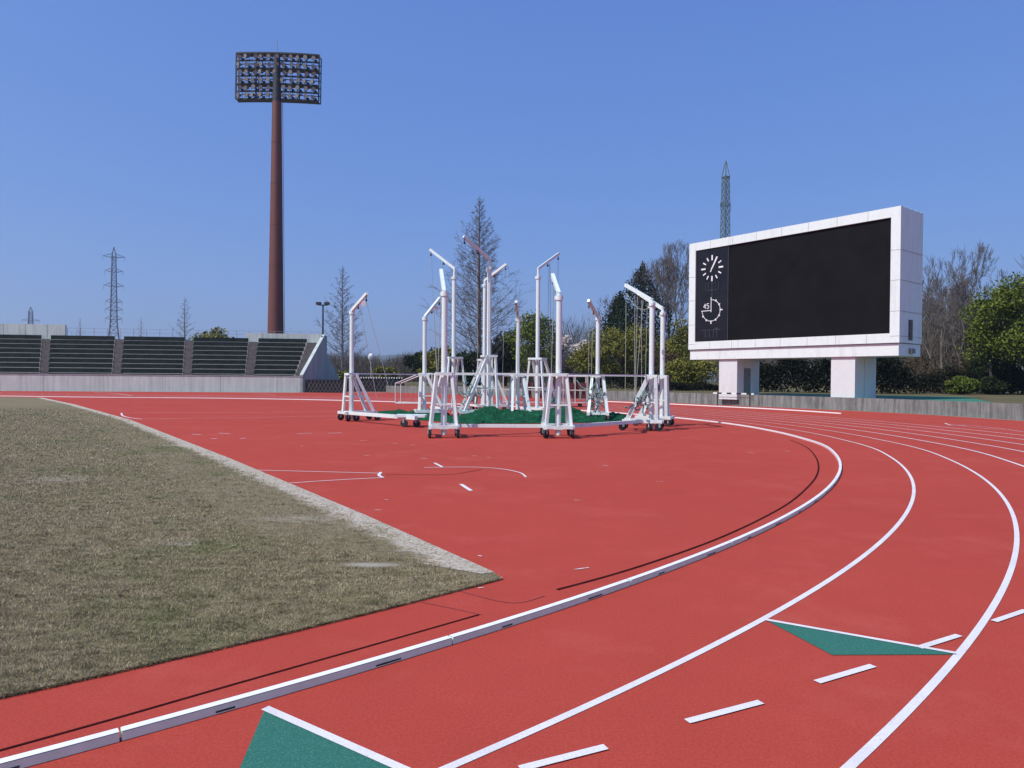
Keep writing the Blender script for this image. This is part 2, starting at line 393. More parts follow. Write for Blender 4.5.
V = np.concatenate([fringe(26000), blades(980000)])
nt = len(V)//3
me = bpy.data.meshes.new('grass'); me.vertices.add(len(V)); me.vertices.foreach_set('co', V.ravel())
me.loops.add(nt*3); me.loops.foreach_set('vertex_index', np.arange(nt*3, dtype=np.int32))
me.polygons.add(nt); me.polygons.foreach_set('loop_start', np.arange(0, nt*3, 3, dtype=np.int32))
me.update(calc_edges=True); me.validate()
me.materials.append(M['blades']); go = bpy.data.objects.new('grass', me); COL.objects.link(go)
tag(go, 'short dry brownish grass of the infield lawn', 'grass', kind='stuff')

# ------------------------------------------------------------------ painted lines
def line_from(pts, w, name='painted_line', m='line_paint', z=.004):
    pts = [Vector(p[:2]) for p in pts]; L = []; Rr = []
    for i, p in enumerate(pts):
        d = (pts[min(i+1, len(pts)-1)]-pts[max(i-1, 0)]).normalized(); n = Vector((-d.y, d.x))*w/2
        L.append(p+n); Rr.append(p-n)
    b = MB(); b.strip(Rr, L, z); return struct(b.build(name, M[m]))
def px_line(pp, w, name='painted_line', m='line_paint', z=.004, smooth=True):
    P = [tuple(at(*p)[:2]) for p in pp]
    if len(P) > 2 and smooth: P = [tuple(q) for q in catmull(P, 10)]
    return line_from(P, w, name, m, z)
i0 = nearest(circ(-75))
for n in range(1, 8):
    line_from(offset(1.22*n-.025, i0), .05 if n < 3 else .064, 'lane_line', 'line_paint' if n < 3 else 'line_paint')
okp = [tuple(q) for q in catmull([tuple(at(*p)[:2]) for p in ((600, 401.6), (669, 404.3), (722, 406.9), (760, 408.8), (800, 411.1), (841, 413.9))], 10)]
b = MB()
for p_, q_ in zip(okp[:-1], okp[1:]): b.bar((*p_, .03), (*q_, .03), .06, .06)
tag(b.build('outer_kerb', M['kerb_white']), 'long white outer kerb rail on the track before the wall under the scoreboard', 'kerb')
# broken outermost line on the right, worn start marks
P8 = offset(9.72, nearest(circ(-30)), nearest(circ(6)))
for k in range(2, len(P8)-8, 11): line_from(P8[k:k+6], .05, 'worn_line', 'worn_paint')
px_line([(948, 424.2), (985, 427), (1024, 432)], .07, 'worn_line', 'worn_paint', z=.008)
px_line([(945, 423.3), (952, 425.5), (966, 425.6)], .10, 'worn_line', 'worn_paint', z=.008)
# break-line dashes
for a, c in (((520, 770), (606, 748)), ((687, 722.5), (761, 703)), ((817, 683), (873, 666.5)), ((919, 648.5), (959, 636)), ((994, 622), (1026, 611))):
    px_line([a, c], .05, 'lane_dash', z=.008)
# green exchange wedges with white edge
a, c, d = at(265, 709), at(398, 768), at(240, 768)
a2 = a+(c-a)*1.5; d2 = a+(d-a)*1.6
b = MB(); b.sheet([a, d2, a2], .004); struct(b.build('green_wedge', M['green_tartan']))
line_from([a, a2], .05, 'wedge_line', z=.008)
w2 = [at(766, 620.5), at(832, 655.5), at(958, 655)]
b = MB(); b.sheet(w2, .0045); struct(b.build('green_wedge', M['green_tartan']))
line_from([at(766, 620.5), at(956, 654)], .04, 'wedge_line', z=.0085)
# field-event marks on the red apron
px_line([(243, 469.8), (300, 471.3), (380, 473.3)], .035, 'field_mark')
px_line([(274, 484.3), (330, 480.5), (384, 477.6)], .035, 'field_mark')
px_line([(381, 472.5), (379, 475.5), (383, 478)], .06, 'field_mark', z=.008)
px_line([(424, 467.6), (455, 467.2), (480, 467.4), (503, 469.2), (520, 472.8), (526, 477.3)], .035, 'field_mark')
px_line([(385, 474.4), (420, 475), (452, 474.4), (470, 471.8), (482, 469.6)], .02, 'surface_seam', 'dark_slot', z=.006)
px_line([(434.5, 463), (443, 467.5)], .06, 'field_mark'); px_line([(461, 484.3), (471, 490.8)], .07, 'field_mark')
px_line([(121.5, 413), (122.5, 415.6), (129, 417.6), (142, 419.2)], .07, 'field_mark')
px_line([(122, 413), (220, 412.6), (337, 411.8)], .035, 'worn_line', 'lane_line_far'); px_line([(140, 419), (240, 417.6), (337, 416)], .035, 'worn_line', 'lane_line_far')
for q in (((192, 434.3), (201, 434.8)), ((211, 438.6), (217, 438.8)), ((219, 433.2), (230, 434)), ((240, 438.8), (246, 438.2)), ((297, 434), (312, 433.2)), ((328, 433.4), (342, 432.8)), ((364, 455.6), (369, 455.9)), ((410, 445.3), (416, 445.2)), ((420, 458.3), (427, 458.8)), ((472, 456), (477, 456.2)), ((487, 457.3), (491, 457.5)), ((375, 510.2), (381, 510.4)), ((384, 499.7), (388, 500)), ((574, 500.2), (580, 500.6)), ((603, 465.5), (608, 466)), ((656, 481.5), (663, 481.8)), ((748, 453), (755, 453.2)), ((785, 451.3), (790, 451.6)), ((574, 570), (589, 568)), ((478, 588.5), (484, 588)), ((478, 556), (482, 556.6)), ((360, 440.5), (367, 440.8)), ((392, 443.2), (398, 443.4)), ((300, 446), (303, 446.2)), ((69, 398.4), (74, 398.6))):
    px_line(list(q), .05 if q[0][1] < 440 else .022, 'chalk_fleck', 'worn_paint' if q[0][1] > 480 else 'line_paint', z=.006)
px_line([(95, 392.4), (116, 393.6), (132, 395.6)], .12, 'worn_line', 'line_paint')
px_line([(238, 393), (258, 393.6), (275, 395)], .12, 'worn_line', 'worn_paint')
# drain slots inside the kerb and slab seams
def slot(p, q, name='drain_slot'):
    i, j = sorted((nearest(p), nearest(q))); P = offset(-.36, i, j+1, False); line_from(P, .024, name, 'dark_slot', .005)
px_line([(557, 590), (600, 578.5), (640, 566.5), (690, 549.5), (727, 535), (762, 518.5), (790, 502.5), (808, 487), (816.5, 476), (818.5, 466), (815, 456), (806, 447), (790, 440)], .032, 'drain_slot', 'dark_slot', z=.005)
px_line([(-70, 770), (0, 751), (120, 717.5), (240, 683), (360, 649), (479, 615)], .017, 'drain_slot', 'dark_slot', z=.005)
px_line([(415, 601), (450, 608), (482, 615)], .014, 'surface_seam', 'seam', z=.005)
px_line([(455, 590), (510, 603), (545, 596)], .012, 'surface_seam', 'seam', z=.0055)
# ------------------------------------------------------------------ aluminium kerb, 2 m sections
kb = nearest((-75, 64))
kroot_n = 0
kerb_step = 8
jstart = nearest(at(131, 732)); ka = jstart-kerb_step*4
for i in range(ka, kb, kerb_step):
    i2 = min(i+kerb_step, kb); far = i > nearest(circ(-14))
    L = offset(-.05, i, i2+1, False); Rr = offset(0, i, i2+1, False)
    # 8 mm gap at the joint
    L = L.copy(); Rr = Rr.copy()
    L[0] += TAN[i]*.006; Rr[0] += TAN[i]*.006; L[-1] -= TAN[i2]*.006; Rr[-1] -= TAN[i2]*.006
    b = MB(); n = len(L)
    lo, hi = .003, .052
    b.add([(*p, hi) for p in L]+[(*p, hi) for p in Rr], [(q, n+q, n+q+1, q+1) for q in range(n-1)])
    b.add([(*p, lo) for p in L]+[(*p, hi-.001) for p in L], [(q, n+q, n+q+1, q+1) for q in range(n-1)])
    root = b.build('kerb_rail', M['kerb_white'])
    tag(root, 'white topped aluminium rail section of the kerb curving along lane one', 'kerb', 'kerb rail sections along the inside of the track')
    s_ = MB()
    s_.add([(*p, lo) for p in Rr]+[(*p, hi-.004) for p in Rr], [(q, q+1, n+q+1, n+q) for q in range(n-1)])
    for e in (0, -1):
        s_.add([(*L[e], lo), (*Rr[e], lo), (*Rr[e], hi-.002), (*L[e], hi-.002)], [(0, 1, 2, 3)])
    s_.build('side_plate', M['kerb_alu'], root)
    if not far:
        for q in (1, 4, 7):
            if q < n:
                ft = MB(); c_ = (L[q]+Rr[q])/2; ft.box((c_[0], c_[1], .008), (.09, .03, .01), rz=math.atan2(TAN[i+q][1], TAN[i+q][0]))
                ft.build('foot', M['kerb_alu'], root)
        for q, ln in ((2, .05), (6, .09)):
            if q < n:
                ws = MB(); o_ = Rr[q]+NRM[i+q]*.002; ws.bar((*(o_-TAN[i+q]*ln), .016), (*(o_+TAN[i+q]*ln), .016), .003, .009)
                ws.build('drain_slit', M['kerb_dark'], root)

# ------------------------------------------------------------------ perimeter wall (right and behind the cage)
def wall_run(P, z0, z1, th, name, m, label, cat, cap=None):
    P = [Vector(p[:2]) for p in P]; L = []; Rr = []
    for i, p in enumerate(P):
        d = (P[min(i+1, len(P)-1)]-P[max(i-1, 0)]).normalized(); n = Vector((d.y, -d.x))
        L.append(p); Rr.append(p+n*th)
    b = MB(); n = len(P)
    vs = [(p.x, p.y, z0) for p in L]+[(p.x, p.y, z1) for p in L]+[(p.x, p.y, z1) for p in Rr]+[(p.x, p.y, z0) for p in Rr]
    fs = []
    for i in range(n-1):
        for k in range(3): fs.append((k*n+i, k*n+i+1, (k+1)*n+i+1, (k+1)*n+i))
    fs += [(0, n, 2*n, 3*n), (n-1, 4*n-1, 3*n-1, 2*n-1)]
    b.add(vs, fs); o = b.build(name, m); return tag(o, label, cat) if label else o
wp = [p for p in wallp]
pw = wall_run(wp, -.04, .785, .25, 'retaining_wall', M['wall_concrete'], 'long low streaked concrete wall curving round the right side of the track', 'wall')
wr = resample(np.array(wp), 4.0)
for p, q in zip(wr[2:-1], wr[3:]):
    d = (q-p)/np.linalg.norm(q-p); n = np.array([-d[1], d[0]]); n = n if n@(-p) > 0 else -n
    b = MB(); b.box((p[0]+n[0]*.001, p[1]+n[1]*.001, .385), (.012, .006, .77), rz=math.atan2(d[1], d[0])); b.build('joint', M['kerb_dark'], pw)
# raised grass bank behind it
inner = [(p[0]*1.003, p[1]*1.003) for p in wallp]
b = MB(); b.sheet(inner[::-1]+[(190, -20), (420, 200), (420, 700), (-60, 700), (at(386, 391).x*3.2, at(386, 391).y*3.2)], LAWN_Z); struct(b.build('grass_bank', M['bank_grass']))
# concrete verge at the foot of the wall
line_from([(p[0]*.993, p[1]*.993) for p in wallp[10:]], .35, 'track_verge', 'verge', .005)
px_line([(300, 392.4), (345, 392.6), (386, 392.8)], 1.1, 'track_verge', 'verge', z=.004)

# ------------------------------------------------------------------ scoreboard
D1 = 40.0
pR = Vector((.5605*D1, D1, 0)); ud = Vector((-.2297, .297, 0)); BL = ud.length*D1; ud.normalize(); nd = Vector((ud.y, -ud.x, 0))
if nd.y < 0: nd = -nd          # nd points backwards (away from the camera)
sb = empty('scoreboard', (pR.x, pR.y, LAWN_Z), math.atan2(ud.y, ud.x))
tag(sb, 'huge white framed electronic scoreboard with clock dials on two thick pillars', 'scoreboard')
# local frame: x = along the board from right to left, y = ? ; compute sign so that -y faces the field
ysgn = 1 if (Matrix.Rotation(sb.rotation_euler.z, 3, 'Z') @ Vector((0, 1, 0))).dot(nd) > 0 else -1
def sb_s(px):
    k = (px-.9-512)/F; return (.5605-k)/(.2297+.297*k)*D1*.3755
Z0 = LAWN_Z
ft, fb, st_, sb_, lb = 11.98-Z0, 4.06-Z0, 11.40-Z0, 4.62-Z0, 3.31-Z0
x0, x1 = sb_s(889.9), sb_s(695.2); xc = sb_s(727.4); DP = 3.05
Y = lambda v: ysgn*v
b = MB()
for (xa, xb, za, zb) in ((0, x0, fb, ft), (x1, BL, fb, ft), (x0, x1, st_, ft), (x0, x1, fb, sb_)):
    b.box(((xa+xb)/2, Y(.25), (za+zb)/2), (xb-xa, .5, zb-za))
b.build('frame', M['white_panel'], sb)
b = MB(); b.box((BL/2, Y(.5+(DP-.5)/2), (fb+ft)/2), (BL-.02, DP-.5, ft-fb-.02)); b.build('housing', M['white_panel'], sb)
b = MB(); b.box(((x0+xc)/2, Y(.18), (st_+sb_)/2), (xc-x0, .1, st_-sb_)); scr = b.build('screen', M['screen_black'], sb)
b = MB(); b.box(((x1+xc)/2, Y(.16), (st_+sb_)/2), (x1-xc-.01, .14, st_-sb_-.01)); clk = b.build('clock_panel', M['clock_black'], sb)
b = MB()
b.box((xc+.02, Y(.087), (st_+sb_)/2), (.03, .004, st_-sb_-.1))
cx = sb_s(711.1); sx = sb_s(710.6)
for dz, dx in ((8.75-Z0, 0),): b.box((cx, Y(.088), 8.35-Z0), (.035, .004, 1.3))
for dx in (-.55, .55, -.28, .3): b.box((cx+dx, Y(.088), 8.65-Z0), (.02, .004, .55))
b.box((cx, Y(.088), 8.36-Z0), (1.1, .004, .02))
b.box((sx, Y(.088), 5.45-Z0), (1.6, .004, .03)); b.box((sx-.45, Y(.088), 5.55-Z0), (.3, .004, .05))
for dx in (-.5, -.2, .15, .5): b.box((sx+dx, Y(.088), 5.15-Z0), (.025, .004, .55))
b.build('service_bars', M['dim_grey'], clk)
def rect(b, cx_, cz, ang, r0, r1, w, y=.078):
    # ang clockwise from 12 as seen from the field; local +x runs to the LEFT in the picture
    d = Vector((-math.sin(ang), 0, math.cos(ang))); c_ = Vector((cx_, Y(y), cz))
    b.bar(c_+d*r0, c_+d*r1, .012, w) if False else b.box(c_+d*(r0+r1)/2, (w, .012, r1-r0), m=Matrix.Rotation(-ang, 3, 'Y'))
cz = 9.95-Z0
for k in range(12):
    b = MB(); big_ = k % 3 == 0
    rect(b, cx, cz, k*math.pi/6, .57 if big_ else .62, .95 if big_ else .90, .115 if big_ else .09)
    b.build('hour_mark', M['dial_white'], clk)
b = MB(); rect(b, cx, cz, R(27), -.30, .88, .075, .072); b.build('minute_hand', M['dial_white'], clk)
b = MB(); rect(b, cx, cz, R(31), -.10, .62, .10, .066); b.build('hour_hand', M['dial_white'], clk)
sz = 6.87-Z0; b = MB()
n = 36
for k in range(n):
    a = 1.5*math.pi*k/n; a2_ = 1.5*math.pi*(k+1)/n; rr = .78
    p = lambda q: Vector((sx-math.sin(q)*rr, Y(.078), sz+math.cos(q)*rr))
    b.bar(p(a), p(a2_), .012, .04)
b.build('dial_ring', M['dial_white'], clk)
for k in range(1, 9):
    b = MB(); big_ = k in (3, 6); rect(b, sx, sz, k*math.pi/6, .73, .98 if big_ else .88, .085, .072); b.build('dial_mark', M['dial_white'], clk)
b = MB(); rect(b, sx, sz, 0, -.12, .96, .055, .070); b.build('dial_hand', M['dial_white'], clk)
b = MB(); rect(b, sx, sz, R(270), .04, .86, .05, .072); b.build('dial_bar', M['dial_white'], clk)
# digits 45 in the empty quarter
def stroke(b, pts, ox, oz, s, w=.052):
    for p, q in zip(pts[:-1], pts[1:]):
        P_ = Vector((ox-p[0]*s, Y(.076), oz+p[1]*s)); Q_ = Vector((ox-q[0]*s, Y(.076), oz+q[1]*s))
        b.bar(P_, Q_, .012, w)
b = MB()
stroke(b, [(.42, .0), (.42, 1), (.0, .34), (.58, .34)], sx+.66, sz+.16, .36)
b.build('numeral', M['dial_white'], clk)
b = MB()
stroke(b, [(.5, 1), (.08, 1), (.04, .56), (.34, .62), (.52, .42), (.48, .12), (.26, 0), (.0, .08)], sx+.38, sz+.16, .36)
b.build('numeral', M['dial_white'], clk)
# lower beam, pillars, trim
b = MB(); b.box((BL/2, Y(DP/2+.06), (lb+fb)/2-.02), (BL-.16, DP-.12, fb-lb-.04)); b.build('lower_beam', M['white_panel'], sb)
for (pa, pb) in ((831, 855), (719, 737)):
    xa, xb = sb_s(pb-1.5), sb_s(pa-1.5)
    b = MB(); b.box(((xa+xb)/2, Y(DP/2+.13), (lb-.3)/2), (xb-xa, DP-.3, lb+.28)); pil = b.build('pillar', M['pillar_paint'], sb)
    if pa == 719:
        b = MB(); b.box((xa-.012, Y(1.5), .98), (.03, .8, 1.95)); b.build('door', M['louver_grey'], pil)
    else:
        b = MB(); b.box((xa-.008, Y(1.5), 1.3), (.012, .012, 2.5)); b.build('joint', M['joint_grey'], pil)
PJ = []
for zz in (9.46, 7.70, 5.90, 4.45):
    z = zz-Z0
    PJ += [((-.004, Y(DP/2), z), (.012, DP-.02, .022)), ((x0/2, Y(-.003), z), (x0-.02, .010, .022)), (((x1+BL)/2, Y(-.003), z), (BL-x1-.02, .010, .022))]
for k in range(1, 8):
    xx = BL*k/8; PJ += [((xx, Y(-.003), (st_+ft)/2), (.02, .010, ft-st_-.02)), ((xx, Y(-.003), (sb_+fb)/2), (.02, .010, sb_-fb-.02))]
for c_, d_ in PJ+[((BL/2, Y(-.003), fb), (BL-.2, .012, .02))]:
    b = MB(); b.box(c_, d_); b.build('panel_joint', M['joint_grey'], sb)
b = MB()
for k in range(4): b.box((.1, Y(.75+k*(DP-.9)/3), ft+.02), (.10, .10, .06))
b.box((BL/2, Y(DP-.15), ft+.02), (BL-.3, .2, .06)); b.build('parapet', M['white_panel'], sb)
b = MB(); b.box((-.012, Y(1.45), 4.85-Z0), (.03, .50, 1.2)); lo_ = b.build('vent', M['steel_dark'], sb)
b = MB()
for k in range(10): b.box((-.03, Y(1.45), 4.32-Z0+k*.117), (.02, .44, .045))
b.build('vent_slat', M['louver_grey'], lo_)
b = MB(); b.box((-.004, Y(1.7), 3.62-Z0), (.17, .5, .3)); b.build('junction_box', M['louver_grey'], sb)
# green matting the pillars stand on
g0 = pR-ud*2.2-nd*1.0; pts = [g0, pR+ud*(BL+1.5)-nd*.6, pR+ud*(BL+1.5)+nd*9, pR-ud*2.2+nd*9]
mid_in = [Vector(p) for p in inner]
b = MB()
wl = [Vector((p[0]*1.008, p[1]*1.008)) for p in wallp]
sel = [p for p in wl if 14 < p.x < 24.2 and 30 < p.y < 54]
sel.sort(key=lambda p: p.y)
b.sheet([(p.x, p.y) for p in sel]+[(23, 56), (33, 50), (28, 41)], LAWN_Z+.006); struct(b.build('green_matting', M['mat_green']))

# ------------------------------------------------------------------ floodlight tower
FY = 98.0
fp = atY(275.6, 333, FY); topz = atY(279, 101, FY).z
ft_ = empty('floodlight_tower', (fp.x, FY, -.05)); tag(ft_, 'tall rust red floodlight mast with a wide lamp rack behind the grandstand', 'floodlight')
b = MB(); tz = topz-.1
b.tube([(0, 0, 0), (0, 0, 8), (0, 0, tz*.5), (0, 0, tz)], [1.16, 1.10, .90, .62], 28); pole = b.build('pole', M['tower_red'], ft_)
b = MB()
for k in range(1, 7): z = tz*k/7; b.tube([(0, 0, z-.06), (0, 0, z+.06)], 1.16-(.54*z/tz)+.03, 28)
b.build('joint_ring', M['steel_brown'], pole)
b = MB(); b.tube([(0, 0, tz), (0, 0, topz+6.4)], [.62, .45], 16); b.build('rack_mast', M['steel_dark'], ft_)
hd = empty('lamp_rack', (0, 0, tz+.42)); hd.parent = ft_
hd.rotation_euler = (0, R(.6), R(1)); hd.location.x = -.05
W, H = 11.7, 6.5
def bow(x): return .35*(x/(W/2))**2
b = MB(); rows = 7
for r in range(rows):
    z = H*r/(rows-1)
    for y_, w_ in ((0, .16), (1.1, .10)):
        pts = [(x, y_+bow(x), z) for x in np.linspace(-W/2, W/2, 13)]
        for p, q in zip(pts[:-1], pts[1:]): b.bar(p, q, w_, .20 if y_ == 0 else .10)
    if r % 2 == 0:
        for x in np.linspace(-W/2, W/2, 25)[:-1]:
            b.box((x+W/48, .55+bow(x), z-.04), (W/24*.96, 1.0, .03))
for x in np.linspace(-W/2, W/2, 13):
    b.bar((x, bow(x)+.9, 0), (x, bow(x)+.9, H), .05); b.bar((x, bow(x)-.05, 0), (x, bow(x)-.05, H), .045)
for x in (-W/2, -W/4, W/4, W/2):
    b.bar((x, bow(x)+.02, 0), (x, bow(x)+.02, H), .18); b.bar((x, bow(x)+1.1, 0), (x, bow(x)+1.1, H), .12)
for x in (-W/4, W/4, 0):
    for r in range(0, rows-1, 2):
        z = H*r/(rows-1); z2 = H*(r+2)/(rows-1)
        b.bar((x-1.4, 1.1+bow(x), z), (x+1.4, 1.1+bow(x), z2), .08)
for r in range(6):
    for c_ in range(11):
        if (c_*3+r*5) % 4: x = (c_-5)*W/11.3; b.box((x+.1, .5+bow(x), H*(r+.35)/6), (.34, .3, .3))
b.build('rack_frame', M['steel_dark'], hd)
lb_ = MB(); lb_.tube([(0, -.52, 0), (0, -.30, .0), (0, .10, 0)], [.31, .27, .13], 12); body_src = None
gl_ = MB(); gl_.tube([(0, -.56, 0), (0, -.53, 0)], .285, 12)
first = None
for r in range(6):
    for c_ in range(11):
        x = (c_-5)*W/11.3; z = H*(r+.5)/6
        if first is None:
            o = lb_.build('floodlight', M['lamp_body'], hd); g = gl_.build('lens', M['lamp_glass'], o); first = (o, g)
        else:
            o = first[0].copy(); COL.objects.link(o); o.parent = hd
            g = first[1].copy(); COL.objects.link(g); g.parent = o
        o.location = (x+random.uniform(-.06, .06), bow(x)+.05, z+random.uniform(-.05, .05))
        o.rotation_euler = (R(random.uniform(10, 26)), 0, R(random.uniform(-30, 20)))
b = MB(); b.tube([(0, 0, topz+6.0), (0, 0, topz+8.6)], .05, 6); b.build('lightning_rod', M['galvanised'], ft_)
b = MB()
for s in (-.25, .25): b.bar((1.25, s, 4), (.75, s, tz), .05)
b.build('ladder', M['steel_brown'], ft_)

# ------------------------------------------------------------------ grandstand
GA = at(-60, 390.4); GA = Vector((-65.0, 72.9)); GB = Vector((-23.7, 78.2))
gd = (GB-GA).normalized(); gl = (GB-GA).length; gn = Vector((-gd.y, gd.x))   # gn points backwards
gs_ = empty('grandstand', (GA.x, GA.y, 0), math.atan2(gd.y, gd.x)); tag(gs_, 'open concrete grandstand with dark bench rows across the far side of the track', 'grandstand')
WZ = 1.80; RW, RH, RD = 9, .56, .84
b = MB(); b.box((gl/2, .15, WZ/2-.03), (gl, .30, WZ+.06)); fw = b.build('front_wall', M['stand_concrete'], gs_)
for x in np.arange(2.2, gl, 6.1):
    b = MB(); b.box((x, -.002, WZ/2), (.035, .006, WZ-.02)); b.build('joint', M['wall_concrete'], fw)
b = MB(); b.box((gl/2, .12, WZ+.03), (gl, .34, .06)); b.build('coping', M['terrace'], fw)
ey = .30
def ex(y): return gl-.12+y*.14
aisles_t = [(43, 46), (115.5, 119.5), (186.5, 189), (248.5, 253), ]
ax = []
sks = []
for (pb, pt) in aisles_t:
    p = atY(pb, 372, 76+0); 
    # intersect the ray with the stand front
    k = (pb-512)/F
    # GA + gd*s : x/y = k
    s = (k*GA.y-GA.x)/(gd.x-k*gd.y); ax.append(s)
    yb_ = ey+RD*RW; kt = (pt-512)/F; o_ = GA+gn*yb_; st2 = (kt*o_.y-o_.x)/(gd.x-kt*gd.y); sks.append((st2-s)/yb_)
AW = .88
edges = [-.2]
for s in ax: edges += [s-AW/2, s+AW/2]
edges += [gl-1.15]
KX = [-40, 0]+ax+[gl-.12]; KS = [sks[0], sks[0]]+sks+[.10]
def sk(x, y): return x+y*float(np.interp(x, KX, KS))          # the blocks fan out towards the back
def fan_box(b, xa, xb, ya, yb, za, zb):
    n = max(1, int(abs(xb-xa)/4)); xs = np.linspace(xa, xb, n+1)
    vs = []
    for x in xs: vs += [(sk(x, ya), ya, za), (sk(x, ya), ya, zb), (sk(x, yb), yb, zb), (sk(x, yb), yb, za)]
    fs = [(0, 1, 2, 3), (4*n+3, 4*n+2, 4*n+1, 4*n)]
    for i in range(n):
        for q in range(4): fs.append((4*i+q, 4*i+4+q, 4*i+4+(q+1) % 4, 4*i+(q+1) % 4))
    b.add(vs, fs)
for r in range(RW):
    b = MB(); y0 = ey+RD*r; z = WZ-.9+RH*(r+1)
    fan_box(b, .0, gl-.12, y0, y0+RD, -.03, z); b.build('terrace', M['terrace'], gs_)
for i, s_x in enumerate(ax+[gl-.62]):
    b = MB(); w = (AW if i < len(ax) else .95)/2
    for r in range(RW):
        y0 = ey+RD*r; z = WZ-.9+RH*(r+1)
        fan_box(b, s_x-w, s_x+w, y0-.004, y0+RD*.5, z-RH-.02, z+.012)
        fan_box(b, s_x-w+.01, s_x+w-.01, y0-.012, y0+.05, z+.0125, z+.05)
        if r < RW-1: fan_box(b, s_x-w, s_x+w, y0+RD*.5+.002, y0+RD-.006, z-RH, z+RH*.5)
    b.build('aisle_stair', M['aisle'], gs_)
for k in range(0, len(edges), 2):
    for r in range(RW):
        y0 = ey+RD*r; z = WZ-.9+RH*(r+1); xa, xb = edges[k]+.04, edges[k+1]-.04
        b = MB()
        fan_box(b, xa, xb, y0+.16, y0+.52, z+.10, z+.32); fan_box(b, xa, xb, y0+.53, y0+.58, z+.18, z+.52)
        fan_box(b, xa, xb, y0+.12, y0+.155, z+.02, z+.30)
        b.build('bench', M['bench_dark'], gs_)
# end wall profile (y, z)
tz2 = 7.0
prof = [(0, -.03), (0, WZ+.1), (8.6, tz2), (9.6, tz2), (9.6, 4.6), (11.2, 4.0), (16.5, 1.2), (17.5, -.03)]
b = MB(); n = len(prof)
vs = [(ex(y)+.12, y, z) for y, z in prof]+[(ex(y)-.22, y, z) for y, z in prof]
b.add(vs, [tuple(range(n)), tuple(range(n, 2*n))[::-1]]+[(i, n+i, n+(i+1) % n, (i+1) % n) for i in range(n)])
b.build('end_wall', M['end_wall_concrete'], gs_)
b = MB()
b.bar((ex(0)-.05, 0, WZ+.16), (ex(8.6)-.05, 8.6, tz2+.06), .38, .10); b.build('end_wall_coping', M['stand_concrete'], gs_)
yb = ey+RD*RW; zt = WZ-.9+RH*RW
def gx(px, y):
    k = (px-512)/F; o = GA+gn*y; return (k*o.y-o.x)/(gd.x-k*gd.y)
for (pa, pb_, zz) in ((-60, 65, 7.75), (245, 321, 7.1)):
    xa, xb = gx(pa, yb), gx(pb_, yb)
    b = MB(); b.box(((xa+xb)/2, yb+.18, (zz+zt)/2-1), (xb-xa, .3, zz-zt+2)); pp = b.build('parapet', M['stand_concrete'], gs_)
    for x in np.arange(xa+2, xb, 2.4): b = MB(); b.box((x, yb+.029, (zz+zt)/2), (.04, .006, zz-zt-.02)); b.build('joint', M['wall_concrete'], pp)
xa, xb = gx(65, yb), gx(245, yb)
b = MB(); b.box(((xa+xb)/2, yb+.2, zt/2), (xb-xa, .3, zt+.35)); b.build('back_kerb', M['under_dark'], gs_)
b = MB()
for x in np.arange(xa, ex(8)-.5, 1.5): b.bar((x, yb+.5, zt), (x, yb+.5, zt+1.45), .04)
for z in (zt+1.45, zt+1.0): b.bar((xa, yb+.5, z), (ex(8)-.5, yb+.5, z), .026)
b.build('guard_rail', M['galvanised'], gs_)

# ------------------------------------------------------------------ lattice gate and fences beyond
def lattice(a, c, z0, h, name, label, cat, step=.45, m='black_paint', t_=.05):
    a = Vector((a[0], a[1], 0)); c = Vector((c[0], c[1], 0)); Ld = (c-a).length
    root = empty(name, (a.x, a.y, z0), math.atan2((c-a).y, (c-a).x)); tag(root, label, cat)
    b = MB()
    for k in range(int(Ld/step)+1):
        x = min(k*step, Ld); 
        for s in (1, -1):
            x2 = x+s*h*.5; 
            if 0 <= x2 <= Ld: b.bar((x, .0, .08), (x2, .0, h-.06), t_*.7)
    b.build('lattice', M['fence_mesh'], root)
    b = MB(); b.box((Ld/2, .09, h/2), (Ld, .03, h-.1)); b.build('dark_fill', M[m], root)  # solid dark sheet added to stand for the darkness behind the lattice
    b = MB(); b.bar((0, 0, .06), (Ld, 0, .06), t_*1.4); b.bar((0, 0, h), (Ld, 0, h), t_*1.4); b.build('rail', M[m], root)
    for x in np.linspace(0, Ld, max(2, int(Ld/2.5)+1)):
        b = MB(); b.bar((x, .0, -.02), (x, 0, h+.05), .09); b.build('post', M[m], root)
    return root
ga, gb = at(306, 391.8), at(343, 391.6)
gbk = 80.0
lattice((atY(305.5, 385, 77.6).x, 77.6), (atY(346, 385, 77.6).x, 77.6), 0, 1.45, 'lattice_gate', 'black lattice gate beside the end wall of the grandstand', 'gate', .42)
# lattice fence farther back, with the same added dark sheet
o = lattice((atY(346, 385, 84).x, 84), (atY(404, 385, 84).x, 84), 0, 1.7, 'lattice_fence', 'dark lattice fence behind the leftmost cage gantry', 'fence', .5)
b = MB()
for k in range(22): b.box((o.location.x*0+.3+k*.31, -.06, 1.72), (.13, .05, .16))
b.build('rail_cap', M['white_steel'], o)

